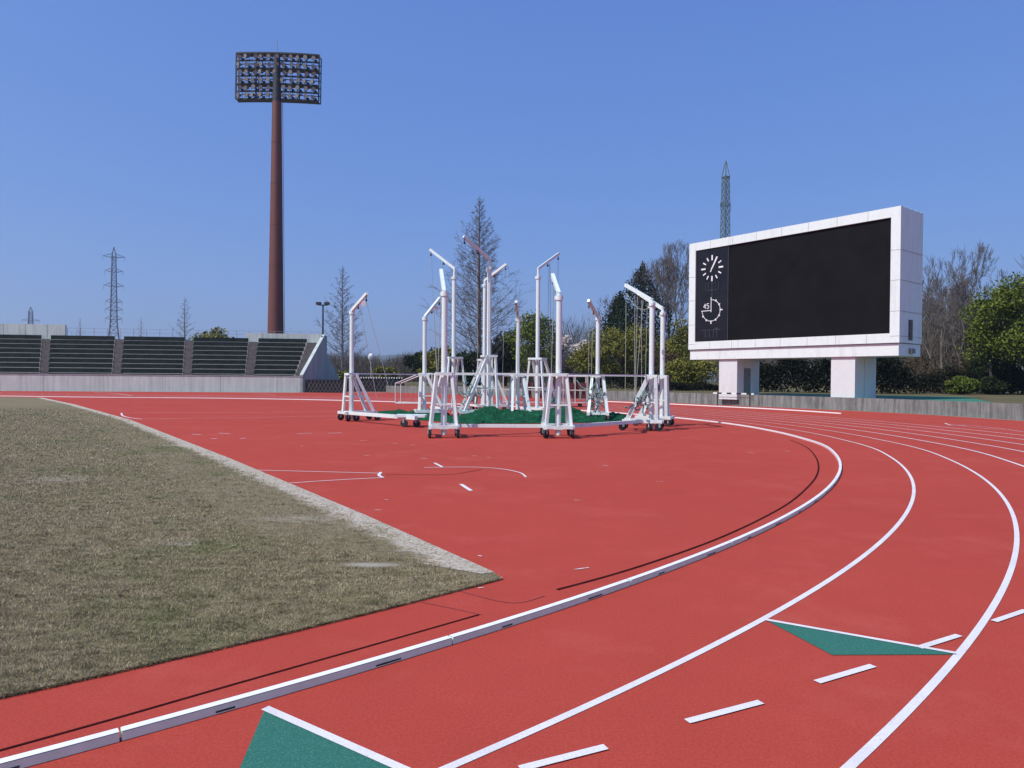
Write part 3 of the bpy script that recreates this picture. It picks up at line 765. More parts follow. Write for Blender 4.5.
# ------------------------------------------------------------------ hammer cage gantries
def upr(px, py, depth): return atY(px, py, depth)
GROUP = 'wheeled gantries of the hammer cage'
def gantry(name, label, px, depth, toppy, elbow, tip, away, tall=False, bdir=None):
    """px: pole column; depth in metres; toppy: pixel row of the collar; elbow, tip: pixels of the bent arm."""
    base = atY(px, 400, depth); base.z = 0
    e = atY(elbow[0], elbow[1], depth)
    reach = 1.35
    kx = (tip[0]-512)/F
    # tip lies 'reach' away horizontally on the ray column kx
    best = None
    for k in range(720):
        a = k*math.pi/360; x = e.x+reach*math.cos(a); y = e.y+reach*math.sin(a)
        err = abs(x/y-kx)
        if (math.sin(a) > 0) == away and (best is None or err < best[0]): best = (err, a)
    az = best[1]; ty = e.y+reach*math.sin(az)
    tipw = atY(tip[0], tip[1], ty)
    root = empty(name, (base.x, base.y, 0), az if bdir is None else bdir)
    tag(root, label, 'gantry', GROUP)
    ba = az if bdir is None else bdir
    k = 1.36 if tall else .96; FZ = 2.78 if tall else 1.93; bz = .34
    topz_ = atY(px, toppy, depth).z
    b = MB()
    pw_ = .175 if tall else .16
    b.tube([(0, 0, .08), (0, 0, topz_)], pw_/2*1.12, 14); pole = b.build('pole', M['white_steel'], root)
    b = MB(); b.tube([(0, 0, topz_-.10), (0, 0, topz_+.04)], pw_/2*1.5, 14); b.box((pw_*.6, 0, topz_-.13), (.10, .05, .07)); b.box((0, pw_*.75, topz_-.03), (.06, .06, .10)); b.build('collar', M['white_steel'], pole)
    # bent arm in local frame
    rot = Matrix.Rotation(-ba, 3, 'Z')
    ez = max(e.z, topz_+.12); el = rot @ Vector((e.x-base.x, e.y-base.y, 0)); el.z = ez
    tl = rot @ Vector((tipw.x-base.x, tipw.y-base.y, 0)); tl.z = tipw.z
    b = MB(); b.tube([(0, 0, topz_-.1), (0, 0, topz_+.02), (el.x*.7, el.y*.7, ez-.06)], .062, 10)
    b.bar(Vector((el.x*.6, el.y*.6, ez-.08)), tl, .11, .12); arm = b.build('arm', M['white_steel'], root)
    d_ = tl-Vector((el.x, el.y, ez))
    for q in (.45, .96):
        b = MB(); p = Vector((el.x, el.y, ez))+d_*q; b.bar(p-Vector((0, 0, .04)), p-Vector((0, 0, .20)), .025); b.disc(p-Vector((0, 0, .24)), .05, (d_.y, -d_.x, 0), .04, 10)
        b.build('pulley', M['steel_dark'], arm)
    # trolley
    xb0, xb1, yw = -.42*k, 1.02*k, .42*k
    b = MB()
    for s in (1, -1): b.bar((xb0, s*yw, bz), (xb1, s*yw, bz), .11, .12)
    for x in (xb0, .0, xb1*.75): b.bar((x, -yw, bz+.003), (x, yw, bz+.003), .085, .094)
    b.box((0, 0, bz-.07), (.26, .26, .03)); b.build('trolley_frame', M['white_steel'], root)
    tw = .24*k
    for s in (1, -1):
        b = MB(); b.bar((-.16*k, s*tw, FZ), (-.22*k, s*yw*.96, bz+.04), .09); b.build('upright', M['white_steel'], root)
        b = MB(); b.bar((.10*k, s*tw, FZ), (.86*k, s*yw*.96, bz+.04), .11); b.build('brace', M['white_steel'], root)
    b = MB()
    b.bar((-.19*k, 0, FZ-.01), (.19*k, 0, FZ-.01), .06)
    for s in (1, -1): b.bar((-.22*k, s*tw, FZ), (.22*k, s*tw, FZ), .10)
    for x in (-.19*k, .19*k): b.bar((x, -tw, FZ+.002), (x, tw, FZ+.002), .095)
    b.build('top_frame', M['white_steel'], root)
    b = MB(); zc_ = bz+(FZ-bz)*.42
    for s in (1, -1): b.bar((-.19*k, s*(tw+.04), zc_), (.48*k, s*(tw+.04), zc_), .045)
    b.bar((-.19*k, -tw-.06, zc_+.002), (-.19*k, tw+.06, zc_+.002), .05); b.build('cross_brace', M['white_steel'], root)
    for x in (xb0+.06, xb0+.40, xb1-.06):
        for s in (1, -1):
            b = MB(); yy = s*(yw+.02); sw = random.uniform(-.9, .9)
            b.box((x, yy, bz-.07), (.12, .12, .02)); dx, dy = math.cos(sw), math.sin(sw)
            for q in (-.045, .045): b.box((x-dy*q+dx*.03, yy+dx*q+dy*.03, bz-.13), (.07, .014, .16), rz=sw)
            c_ = b.build('caster', M['galvanised'], root)
            b = MB(); b.tube([(x+dx*.05+dy*.03, yy+dy*.05-dx*.03, .142), (x+dx*.05-dy*.025, yy+dy*.05+dx*.025, .142)], .140, 18); b.build('wheel', M['rubber'], c_)
    return dict(base=base, az=ba, tip=tipw, fz=FZ, elbow=e, root=root, mid=e.lerp(tipw, .5))
G = {}
G['A'] = gantry('short_gantry', 'leftmost short gantry of the cage, standing apart, its arm tipped to the right', 351.5, 28.6, 312, (351.5, 309), (367, 293.5), False, bdir=R(35))
G['B'] = gantry('short_gantry', 'short gantry second from the left, its slim arm rising right behind the thick front pole', 424.3, 30.5, 318, (425, 315), (440, 298), True, bdir=R(10))
G['C'] = gantry('short_gantry', 'nearest left gantry of the cage, thick pole and short arm pointing straight up', 444, 21.0, 293, (443.5, 289), (441, 270.5), True, bdir=R(97))
G['D'] = gantry('tall_gantry', 'leftmost tall gantry, long arm sloping up to the left, behind the thick front pole', 453.3, 33.5, 277.5, (455, 267), (430, 249.5), True, True, bdir=R(120))
G['E'] = gantry('tall_gantry', 'tallest gantry in the middle, arm sloping up left across the bare conical tree', 488.5, 30.5, 268, (489.5, 257), (463.5, 236.5), False, True, bdir=R(195))
G['E2'] = gantry('tall_gantry', 'tall gantry half hidden behind the tallest pole, slim arm reaching right', 484, 37.0, 285, (484.5, 279), (506.5, 264), False, True, bdir=R(20))
G['F'] = gantry('short_gantry', 'short rear gantry before the dark round trees, arm end facing the viewer', 517.6, 31.0, 319, (518, 316), (516, 301.5), False, bdir=R(-80))
G['G'] = gantry('tall_gantry', 'right tall gantry, its arm sloping up to the right with hanging cords', 537.2, 34.0, 277, (538.3, 267), (559, 253.5), True, True, bdir=R(60))
G['H'] = gantry('short_gantry', 'nearest middle gantry with a thick pole, its short arm leaning up left', 558.4, 21.2, 297, (558.6, 291), (552.5, 275), True, bdir=R(92))
G['I'] = gantry('short_gantry', 'short rear gantry by the pale blossom tree, arm tipped up left toward the viewer', 597.4, 30.0, 318, (597, 314), (588.5, 300.5), False, bdir=R(-95))
G['J'] = gantry('short_gantry', 'front gantry of the right pair, long arm sloping up left with many cords', 651.2, 24.6, 303.5, (651.2, 298), (625.5, 285), True, bdir=R(165))
G['K'] = gantry('short_gantry', 'rightmost gantry of the cage, its arm half hidden behind the pole in front', 662, 27.0, 313, (662, 306.5), (638, 293), True, bdir=R(160))

def tie(p, q, w, label, name='tie_bar'):
    b = MB(); b.bar(p, q, w); o = b.build(name, M['white_steel'])
    tag(o, label, 'bar')
    return o
def off(g, dx, dy, z):
    c_ = Matrix.Rotation(G[g]['az'], 3, 'Z') @ Vector((dx, dy, 0)); return Vector((G[g]['base'].x+c_.x, G[g]['base'].y+c_.y, z))
zt_ = 1.95; zl = .34
tie(atY(345, 412.6, 28.4)*1, Vector((*at(416, 428)[:2], .36)), .13, 'long white bottom bar running from the leftmost gantry toward the front left one')
tb_ = bpy.data.objects['tie_bar']; q_ = at(411, 427.2)
for dx in (-.28, .18):
    b = MB(); b.box((q_.x+dx, q_.y, .24), (.07, .06, .16)); c_ = b.build('caster', M['galvanised'], tb_)
    b = MB(); b.disc((q_.x+dx+.03, q_.y, .14), .138, (.3, 1, 0), .06, 18); b.build('wheel', M['rubber'], c_)
b = MB(); b.box((q_.x-.05, q_.y+.35, .40), (1.1, .8, .08)); b.build('end_plate', M['white_steel'], tb_)
tie(off('C', .25, -.44, zl), off('H', .25, .44, zl), .10, 'white bottom bar between the two nearest thick poles')
tie(off('C', .12, -.10, zt_), off('H', .12, .10, zt_), .05, 'white top bar level between the two nearest thick poles')
tie(off('H', .12, -.10, zt_), off('J', .12, .22, zt_), .042, 'white top bar from the near middle pole to the right pair')
tie(off('H', .25, -.44, zl), off('J', .30, .44, zl), .11, 'white bottom bar from the near middle pole to the right pair')
tie(off('A', 0, .0, zt_+.0), off('B', 0, 0, zt_), .045, 'thin white top bar from the leftmost gantry to the next')
tie(off('B', .1, 0, zt_+.02), off('F', 0, 0, zt_), .05, 'thin white rear top bar passing behind the tall poles')
tie(off('F', .1, 0, zt_+.02), off('I', 0, 0, zt_), .05, 'thin white rear top bar in front of the hurdle cart')
tie(off('I', .1, 0, zt_+.02), off('K', 0, 0, zt_), .05, 'thin white rear top bar reaching the rightmost gantry')

# hanging cords
def cord(p, q, m, label, sag=0.0):
    p = Vector(p); q = Vector(q); pts = []
    for k in range(7):
        u = k/6; w = p.lerp(q, u); w.z -= sag*4*u*(1-u); pts.append(w)
    b = MB(); b.tube(pts, .011, 5); o = b.build('cord', M[m]); tag(o, label, 'cord', 'cords hanging from the gantry arms')
def drop(g, u, m, label, zend=1.0, dx=.0):
    p = G[g]['elbow'].lerp(G[g]['tip'], u); p.z -= .2; cord(p, (p.x+dx, p.y, zend), m, label)
drop('J', .97, 'rope_green', 'green cord hanging from the tip of the right front arm')
drop('J', .62, 'rope_grey', 'grey cord hanging from the middle of the right front arm', .9, .02)
drop('J', .52, 'rope_grey', 'second grey cord close beside the one under the right front arm', .9, -.06)
drop('J', .30, 'rope_green', 'green slanting cord near the pole of the right front gantry', 1.2, -.25)
drop('K', .60, 'rope_green', 'green cord hanging from the rightmost gantry arm', 1.0, -.06)
drop('K', .85, 'rope_grey', 'grey cord hanging from the end of the rightmost gantry arm', 1.0, .05)
drop('I', .93, 'rope_green', 'green cord hanging under the rear arm by the blossom tree', .9)
drop('G', .96, 'rope_grey', 'short grey cord at the tip of the right tall arm', 5.2)
drop('G', .52, 'rope_green', 'long green cord from the middle of the right tall arm', 1.0, -.1)
drop('G', .56, 'rope_grey', 'long grey cord beside the green one on the right tall arm', .9, .12)
drop('E2', .95, 'rope_grey', 'grey cord hanging from the slim arm behind the tallest pole', 2.0, -.1)
drop('A', .55, 'rope_grey', 'grey cord drooping from the leftmost gantry arm', 1.0, .7)
drop('A', .92, 'rope_grey', 'second grey cord slanting from the leftmost gantry arm tip', 1.2, 1.0)
drop('D', .5, 'rope_grey', 'grey cord under the leftmost tall arm', 1.6, .15)
drop('D', .95, 'rope_grey', 'grey cord from the tip of the leftmost tall arm', 2.2, .3)
drop('E', .5, 'rope_grey', 'grey cord under the middle of the highest arm', 1.5, .1)
drop('F', .7, 'rope_green', 'green cord under the rear arm before the dark round trees', 1.0, .08)
drop('I', .5, 'rope_grey', 'grey cord close to the pole by the blossom tree', .9, -.05)
drop('C', .8, 'rope_grey', 'grey cord behind the nearest left thick pole', 1.0, -.12)
drop('H', .8, 'rope_green', 'green cord beside the nearest middle thick pole', 1.0, -.06)
drop('B', .6, 'rope_grey', 'grey cord under the second gantry arm from the left', 1.2, .2)
for g, u, z in (('A', .8, 5.0), ('B', .75, 4.75)):
    p = G[g]['elbow'].lerp(G[g]['tip'], u); b = MB(); b.disc((p.x, p.y-.05, p.z-.28), .10, (0, 1, .2), .07, 12); tag(b.build('pulley_block', M['dial_white']), 'white pulley block hanging under the %s arm' % ('leftmost gantry' if g == 'A' else 'second left gantry'), 'pulley')
cord(G['J']['elbow']-Vector((0, 0, .3)), G['J']['tip']-Vector((0, 0, .22)), 'rope_green', 'slack green cord looped under the right front arm', .35)
# folded net tied to braces
def bundle(p, sc, label):
    b = MB(); rr = random.Random(int(p[0]*100))
    for k in range(26):
        a = Vector((rr.gauss(0, .5), rr.gauss(0, .35), rr.gauss(0, .7)))*sc; c_ = a+Vector((rr.gauss(0, .5), rr.gauss(0, .3), rr.gauss(0, .5)))*sc
        mid_ = (a+c_)/2+Vector((0, 0, -.3*sc)); b.tube([Vector(p)+a, Vector(p)+mid_, Vector(p)+c_], .028, 5)
    tag(b.build('net_bundle', M['teal_net']), label, 'net')
bundle(atY(641, 400.5, 24.4), .30, 'teal bundle of net tied to the brace of the right front gantry')
bundle(atY(594, 398, 29.5), .40, 'teal bundle of net tied on the rear gantry by the blossom tree')
bundle(atY(472, 393, 30), .45, 'teal net hanging in folds on the tallest gantry braces')
bundle(atY(550, 399, 30), .33, 'teal bundle of net low behind the near middle pole')

# ------------------------------------------------------------------ green net heap
def net_heap():
    keys = [(366, 414.5, .12, 1.0), (384, 416, .34, 1.8), (404, 419, .50, 2.4), (430, 421, .66, 3.0), (448, 422.5, .34, 2.6), (465, 423.8, .48, 3.0), (486, 423.8, .88, 3.6), (505, 423.8, .70, 4.2), (524, 423.8, .80, 4.4), (548, 423.5, .68, 3.6), (566, 423, .92, 3.2), (584, 423, .62, 3.0), (606, 422.5, .50, 2.6), (626, 421.5, .40, 1.4), (632, 421, .12, .8)]
    P = catmull([(*at(k[0], k[1])[:2], k[2], k[3]) for k in keys], 30)
    nu, nv = len(P), 80; vs = []
    for i in range(nu):
        x, y, h, w = P[i]; a = np.array([x, y])
        for j in range(nv+1):
            v = j/nv
            px_ = np.array([x*(1+v*w/y*.9), y+v*w])
            prof_ = math.sin(math.pi*min(1, v*1.0))**.55 if 0 < v < 1 else 0
            prof_ = (math.sin(math.pi*min(1, v/.6*.5 if v < .6 else .5+(v-.6)/.8)))**.7 if 0 < v < 1 else 0
            q = Vector((px_[0]*1.1, px_[1]*1.1, 0))
            nn = .78+.34*noise.noise(q*.9)+.30*(abs(noise.noise(q*1.7+Vector((4, 0, 0))))-.3)+.16*(abs(noise.noise(Vector((q.x*5, q.y*1.6, 2))))-.25)+.04*noise.noise(q*11)
            z = .012+.74*h*prof_*max(.12, nn)
            vs.append((px_[0]+.10*noise.noise(q*5+Vector((9, 0, 0))), px_[1]+.10*noise.noise(q*5), z))
    f = [(i*(nv+1)+j, (i+1)*(nv+1)+j, (i+1)*(nv+1)+j+1, i*(nv+1)+j+1) for i in range(nu-1) for j in range(nv)]
    b = MB(); b.add(vs, f, True); o = b.build('safety_net', M['net_green']); tag(o, 'heap of dark green safety net lying on the ground inside the hammer cage', 'net')
net_heap()

# ------------------------------------------------------------------ hurdle, goals, hurdle cart
def hurdle():
    a, c = at(717, 406.6), at(749.5, 408.0); root = empty('hurdle', ((a.x+c.x)/2, (a.y+c.y)/2, 0), math.atan2(c.y-a.y, c.x-a.x)); tag(root, 'hurdle with a black and white striped bar before the wall below the scoreboard', 'hurdle')
    w = (c-a).length; h = atY(733, 393.5, (a.y+c.y)/2).z
    b = MB(); b.box((0, 0, h), (w*1.25, .05, .10)); br = b.build('top_bar', M['white_panel'], root)
    for k in range(4):
        b = MB(); b.box((-w*.42+k*w*.30, -.003, h), (w*.14, .056, .105)); b.build('stripe', M['black_paint'], br)
    for s in (-1, 1):
        b = MB(); b.bar((s*w/2, .03, .03), (s*w/2, .03, h), .05); b.build('leg', M['steel_dark'], root)
        b = MB(); b.bar((s*w/2, -.05, .04), (s*w/2, .7, .04), .05); b.build('foot', M['white_steel'], root)
    b = MB(); b.bar((-w/2, .03, .04), (w/2, .03, .04), .04); b.bar((-w/2, .03, h*.72), (w/2, .03, h*.72), .03); b.build('crossbar', M['steel_dark'], root)
hurdle()
def goal():
    Yg = 46; root = empty('practice_goal', (0, 0, 0)); tag(root, 'small white practice goal frame standing behind the left gantries', 'goal')
    A_, B_, C_, D_ = atY(395.5, 393.5, Yg), atY(395.5, 383.5, Yg), atY(420, 373.5, Yg), atY(432, 393.5, Yg)
    A_.z = D_.z = .12; E_ = Vector((D_.x, Yg, C_.z)); bk = Vector((.15, 1.3, 0))
    b = MB(); b.bar(A_, D_, .11); b.build('bottom_bar', M['white_steel'], root)
    b = MB()
    for s in (Vector((0, 0, 0)), bk):
        b.tube([A_+s, B_+s, C_+s, E_+s], .04, 8); b.tube([D_+s, E_+s], .04, 8)
    for p in (B_, C_, E_): b.tube([p, p+bk], .035, 8)
    b.build('hoop', M['cream_steel'], root)
    b = MB()
    for k in range(8):
        u = k/7; p = A_.lerp(D_, u)+bk; b.tube([p, (p.x, p.y, B_.z+(C_.z-B_.z)*min(1, u*1.5))], .008, 4)
    b.build('net', M['rope_grey'], root)
    for p in (A_, D_):
        b = MB(); b.disc((p.x, p.y+.65, .10), .10, (0, 1, 0), .05); b.build('wheel', M['rubber'], root)
goal()
def cart():
    Yc = 44; z1 = atY(545, 376, Yc).z; a, c = atY(503, 400, Yc), atY(587, 400, Yc)
    root = empty('hurdle_cart', (0, 0, 0)); tag(root, 'long pale rail cart loaded with maroon hurdles behind the cage', 'cart')
    b = MB()
    for s in (0, .8):
        for z in (.30, z1*.55, z1): b.bar((a.x, Yc+s, z), (c.x, Yc+s, z), .06)
    for k in range(8):
        x = a.x+(c.x-a.x)*k/7
        for s in (0, .8): b.bar((x, Yc+s, .2), (x, Yc+s, z1), .055)
        b.bar((x, Yc, z1+.004), (x, Yc+.8, z1+.004), .05)
    b.build('rail_frame', M['cream_steel'], root)
    for k in range(14):
        x = a.x+(c.x-a.x)*(k+.5)/14; 
        if k in (0, 5): continue
        b = MB(); b.box((x, Yc+.4, z1*.70), (.26, .66, .34)); b.box((x, Yc+.4, z1*.34), (.22, .66, .26)); b.box((x, Yc+.4, z1*.5), (.16, .60, z1*.3)); b.build('stacked_hurdle', M['hurdle_maroon'], root)
    for x in (a.x+.4, c.x-.4, (a.x+c.x)/2):
        for s in (0.05, .75):
            b = MB(); b.disc((x, Yc+s, .11), .11, (0, 1, 0), .05); b.build('wheel', M['rubber'], root)
cart()

# ------------------------------------------------------------------ lamp posts, pylons
def lamp_post(px, pyt, Yd, label):
    p = atY(px, 380, Yd); top = atY(px, pyt, Yd).z
    root = empty('lamp_post', (p.x, Yd, 0)); tag(root, label, 'lamp post')
    b = MB(); b.tube([(0, 0, 0), (0, 0, top)], [.16, .10], 8); b.build('pole', M['steel_dark'], root)
    b = MB(); b.bar((-.6, 0, top-.1), (.6, 0, top-.1), .10); b.build('crossarm', M['steel_dark'], root)
    for s in (-1, 1):
        b = MB(); b.box((s*.55, -.1, top+.12), (.62, .5, .36)); b.build('lamp', M['steel_dark'], root)
lamp_post(322.6, 304.5, 92, 'slim twin headed lamp post just right of the grandstand end')
def small_lamp(px, pyt, Yd, label):
    p = atY(px, 380, Yd); top = atY(px, pyt, Yd).z
    root = empty('lamp_post', (p.x, Yd, 0)); tag(root, label, 'lamp post')
    b = MB(); b.tube([(0, 0, 0), (0, 0, top)], [.14, .08], 8); b.build('pole', M['galvanised'], root)
    b = MB(); b.tube([(0, 0, top), (0, 0, top+.2), (0, 0, top+.8), (0, 0, top+1.0)], [.2, .45, .45, .15], 10); b.build('lamp', M['dial_white'], root)
small_lamp(371, 360, 105, 'small globe lamp post before the brown far wood')

def pylon(px, pytop, Yd, wbase, arms, label, mname, wtop=.9, th=.28, armw=5.5, waist=.35):
    p = atY(px, 380, Yd); H_ = atY(px, pytop, Yd).z
    root = empty('power_pylon', (p.x, Yd, 0), R(25)); tag(root, label, 'pylon')
    def hw(z):
        u = z/H_
        if u < waist: return wbase/2+(wtop*1.35-wbase/2)*(u/waist)
        if u < .93: return wtop*1.35+(wtop*.75-wtop*1.35)*((u-waist)/(.93-waist))
        return wtop*.75*(1-(u-.93)/.07)+.05
    b = MB(); lv = [0]; z = 0
    while z < H_*.93: z += max(2.2, hw(z)*1.7); lv.append(min(z, H_*.93))
    lv.append(H_)
    for z0, z1 in zip(lv[:-1], lv[1:]):
        a_, c_ = hw(z0), hw(z1)
        cs = [(1, 1), (-1, 1), (-1, -1), (1, -1)]
        for k in range(4):
            (sx_, sy_), (tx, ty_) = cs[k], cs[(k+1) % 4]
            b.bar((sx_*a_, sy_*a_, z0), (sx_*c_, sy_*c_, z1), th)
            b.bar((sx_*a_, sy_*a_, z0), (tx*c_, ty_*c_, z1), th*.5); b.bar((tx*a_, ty_*a_, z0), (sx_*c_, sy_*c_, z1), th*.5)
            b.bar((sx_*c_, sy_*c_, z1), (tx*c_, ty_*c_, z1), th*.5)
    b.build('lattice_mast', M[mname], root)
    for u, w in arms:
        z = H_*u; b = MB()
        for s in (-1, 1):
            for sy_ in (-1, 1):
                b.bar((s*hw(z), sy_*hw(z), z), (s*w, 0, z+.5), th*.6); b.bar((s*hw(z), sy_*hw(z), z+1.6), (s*w, 0, z+.5), th*.45)
            b.bar((s*w, 0, z+.5), (s*w, 0, z-1.4), th*.35)
        b.bar((-hw(z), hw(z), z), (hw(z), -hw(z), z), th*.5); b.bar((-hw(z), -hw(z), z), (hw(z), hw(z), z), th*.5); b.bar((-hw(z), 0, z), (-hw(z), 0, z+1.6), th*.3)
        b.build('crossarm', M[mname], root)
    return root
pylon(113.5, 247, 300, 7.6, [(.92, 4.2), (.81, 3.4), (.70, 3.9), (.58, 3.2), (.52, 3.3), (.45, 3.2)], 'tall grey lattice power pylon with six crossarms above the grandstand', 'pylon_steel', .95, .26, waist=.42)
pylon(30.5, 307, 520, 5, [(.80, 5.5), (.5, 5)], 'small far power pylon peeping over the left end of the grandstand', 'pylon_steel', 1.5, .34)
pylon(723.6, 161, 230, 5, [(.80, 2.2), (.62, 2.4), (.44, 2.4)], 'slim dark green lattice pylon rising behind the scoreboard', 'pylon_green', 1.12, .26, waist=.2)

# ------------------------------------------------------------------ trees
class Leaves:
    def __init__(s): s.V = []
    def cloud(s, c, r, n, size, shell=.55, flat=1.0, up=.0):
        d = rng.standard_normal((n, 3)); d /= np.linalg.norm(d, axis=1)[:, None]
        rad = shell+(1-shell)*rng.random(n)**.7
        rad *= .82+.36*rng.random(n)
        p = d*rad[:, None]*np.array(r)+np.array(c)
        s.quads(p, size)
    def sticks(s, p, size, thick):
        n = len(p); d = rng.standard_normal((n, 3))*[.38, .38, .25]; d[:, 2] += 1; d /= np.linalg.norm(d, axis=1)[:, None]
        w = np.cross(d, rng.standard_normal((n, 3))); w /= np.linalg.norm(w, axis=1)[:, None]
        L_ = (size*(.5+rng.random(n)))[:, None]*.5; t_ = thick*.5
        s.V.append(np.stack([p-d*L_-w*t_, p-d*L_+w*t_, p+d*L_+w*t_*.3, p+d*L_-w*t_*.3], 1).reshape(-1, 3))
    def quads(s, p, size):
        n = len(p); a = rng.standard_normal((n, 3)); a /= np.linalg.norm(a, axis=1)[:, None]
        t_ = rng.standard_normal((n, 3)); u = np.cross(a, t_); u /= np.linalg.norm(u, axis=1)[:, None]; w = np.cross(a, u)
        sc = (size*(.6+.8*rng.random(n)))[:, None]
        s.V.append(np.stack([p-u*sc*.5, p-w*sc*.32, p+u*sc*.5, p+w*sc*.32], 1).reshape(-1, 3))
    def build(s, name, m, parent=None):
        V = np.concatenate(s.V); n = len(V)//4
        me = bpy.data.meshes.new(name); me.vertices.add(len(V)); me.vertices.foreach_set('co', V.ravel())
        me.loops.add(n*4); me.loops.foreach_set('vertex_index', np.arange(n*4, dtype=np.int32))
        me.polygons.add(n); me.polygons.foreach_set('loop_start', np.arange(0, n*4, 4, dtype=np.int32))
        me.update(calc_edges=True); me.materials.append(m)
        o = bpy.data.objects.new(name, me); COL.objects.link(o)
        if parent: o.parent = parent
        return o
def leafy(name, label, px, Yd, pytop, wpx, pybase, z0, leafm, trunk=.22, clear=.25, cone=False, dens=1.0, group=None, leaf=None, seed=0, bare_low=0):
    rr = random.Random(seed*77+int(px))
    top = atY(px, pytop, Yd).z; H_ = top-z0; W_ = wpx/F*Yd; base = atY(px, 380, Yd)
    root = empty(name, (base.x, Yd, z0)); tag(root, label, 'tree', group)
    b = MB(); tt = H_*(clear+.35)
    b.tube([(0, 0, 0), (.06*H_*rr.uniform(-.4, .4), 0, tt*.5), (.08*H_*rr.uniform(-.4, .4), .1, tt)], [trunk*1.25, trunk, trunk*.55], 8)
    lf = Leaves(); leaf = leaf or max(.16, Yd*.0032)
    zc = H_*clear; ch = H_-zc
    if cone:
        n_ = int(1500*dens)
        for k in range(46):
            u = (k+.5)/46; z = zc+ch*u; r_ = W_/2*(1-u)**.75*rr.uniform(.75, 1.15)+.1; a = k*2.4
            lf.cloud((math.cos(a)*r_*.55, math.sin(a)*r_*.55, z), (r_*.75, r_*.75, ch*.045+.4), int(n_/26*(1.1-u*.6)), leaf, .2)
    else:
        nc = 30
        for k in range(nc):
            for tr_ in range(30):
                d = Vector((rr.uniform(-1, 1), rr.uniform(-1, 1), rr.uniform(-1, 1)))
                if .35 < d.length < 1: break
            d.z *= .95
            c_ = Vector((d.x*W_*.40, d.y*W_*.40, zc+ch*.5+d.z*ch*.42)); r_ = rr.uniform(.13, .24)*(W_*.55+ch*.45)
            lf.cloud(c_, (r_, r_, r_*.72), int(190*dens), leaf, .45)
            if k < 12: b.tube([(0, 0, tt*.55), (c_.x*.4, c_.y*.4, tt*.55+(c_.z-tt*.55)*.6), tuple(c_)], [trunk*.45, trunk*.28, trunk*.1], 5)
    b.build('trunk', M['bark'], root); lf.build('crown', M[leafm], root)
    return root

def bare_conical(px, Yd, pytop, wpx, z0, label, m='twig', seed=1, trunk=.26, nb=110, twigs=11, name='bare_conical_tree'):
    rr = random.Random(seed); top = atY(px, pytop, Yd).z; H_ = top-z0; W_ = wpx/F*Yd; base = atY(px, 380, Yd)
    root = empty(name, (base.x, Yd, z0)); tag(root, label, 'tree')
    b = MB(); b.tube([(0, 0, 0), (0.05, 0, H_*.35), (-.05, 0, H_*.7), (0, 0, H_)], [trunk*1.2, trunk*.85, trunk*.45, .03], 8); b.build('trunk', M[m], root)
    b = MB()
    for k in range(nb):
        u = .10+.88*(k/nb)**.9; z = H_*u; a = k*2.399+rr.uniform(-.3, .3)
        l = W_/2*min(1, (1-u)**.9*1.2+.03)*(.6+.4*min(1, (u-.02)*5))*rr.uniform(.45, 1.2)
        up = rr.uniform(.45, .95); d = Vector((math.cos(a), math.sin(a), 0))
        pts = [Vector((0, 0, z))+d*l*q+Vector((0, 0, l*up*(q**1.35))) for q in (0, .35, .7, 1)]
        r0 = .016+trunk*.14*(1-u)+.010
        b.tube(pts, [r0, r0*.7, r0*.45, .008], 4, caps=False)
        for j in range(twigs):
            q = rr.uniform(.2, 1); i_ = min(2, int(q*3)); p = pts[i_].lerp(pts[i_+1], q*3-i_ if q < 1 else 1)
            tl = l*rr.uniform(.12, .34); td = (d*rr.uniform(.0, .8)+Vector((rr.gauss(0, .6), rr.gauss(0, .6), rr.uniform(-.05, .9)))).normalized()
            e_ = p+td*tl; b.tube([p, e_+Vector((0, 0, tl*.1))], [r0*.32+.006, .006], 3, caps=False)
            if twigs > 8:
                for _ in range(3):
                    q2 = p.lerp(e_, rr.uniform(.3, .9)); b.tube([q2, q2+(td+Vector((rr.gauss(0, .6), rr.gauss(0, .6), rr.gauss(.35, .4)))).normalized()*tl*.6], [.011, .008], 3, caps=False)
    b.build('crown', M[m], root)
    return root
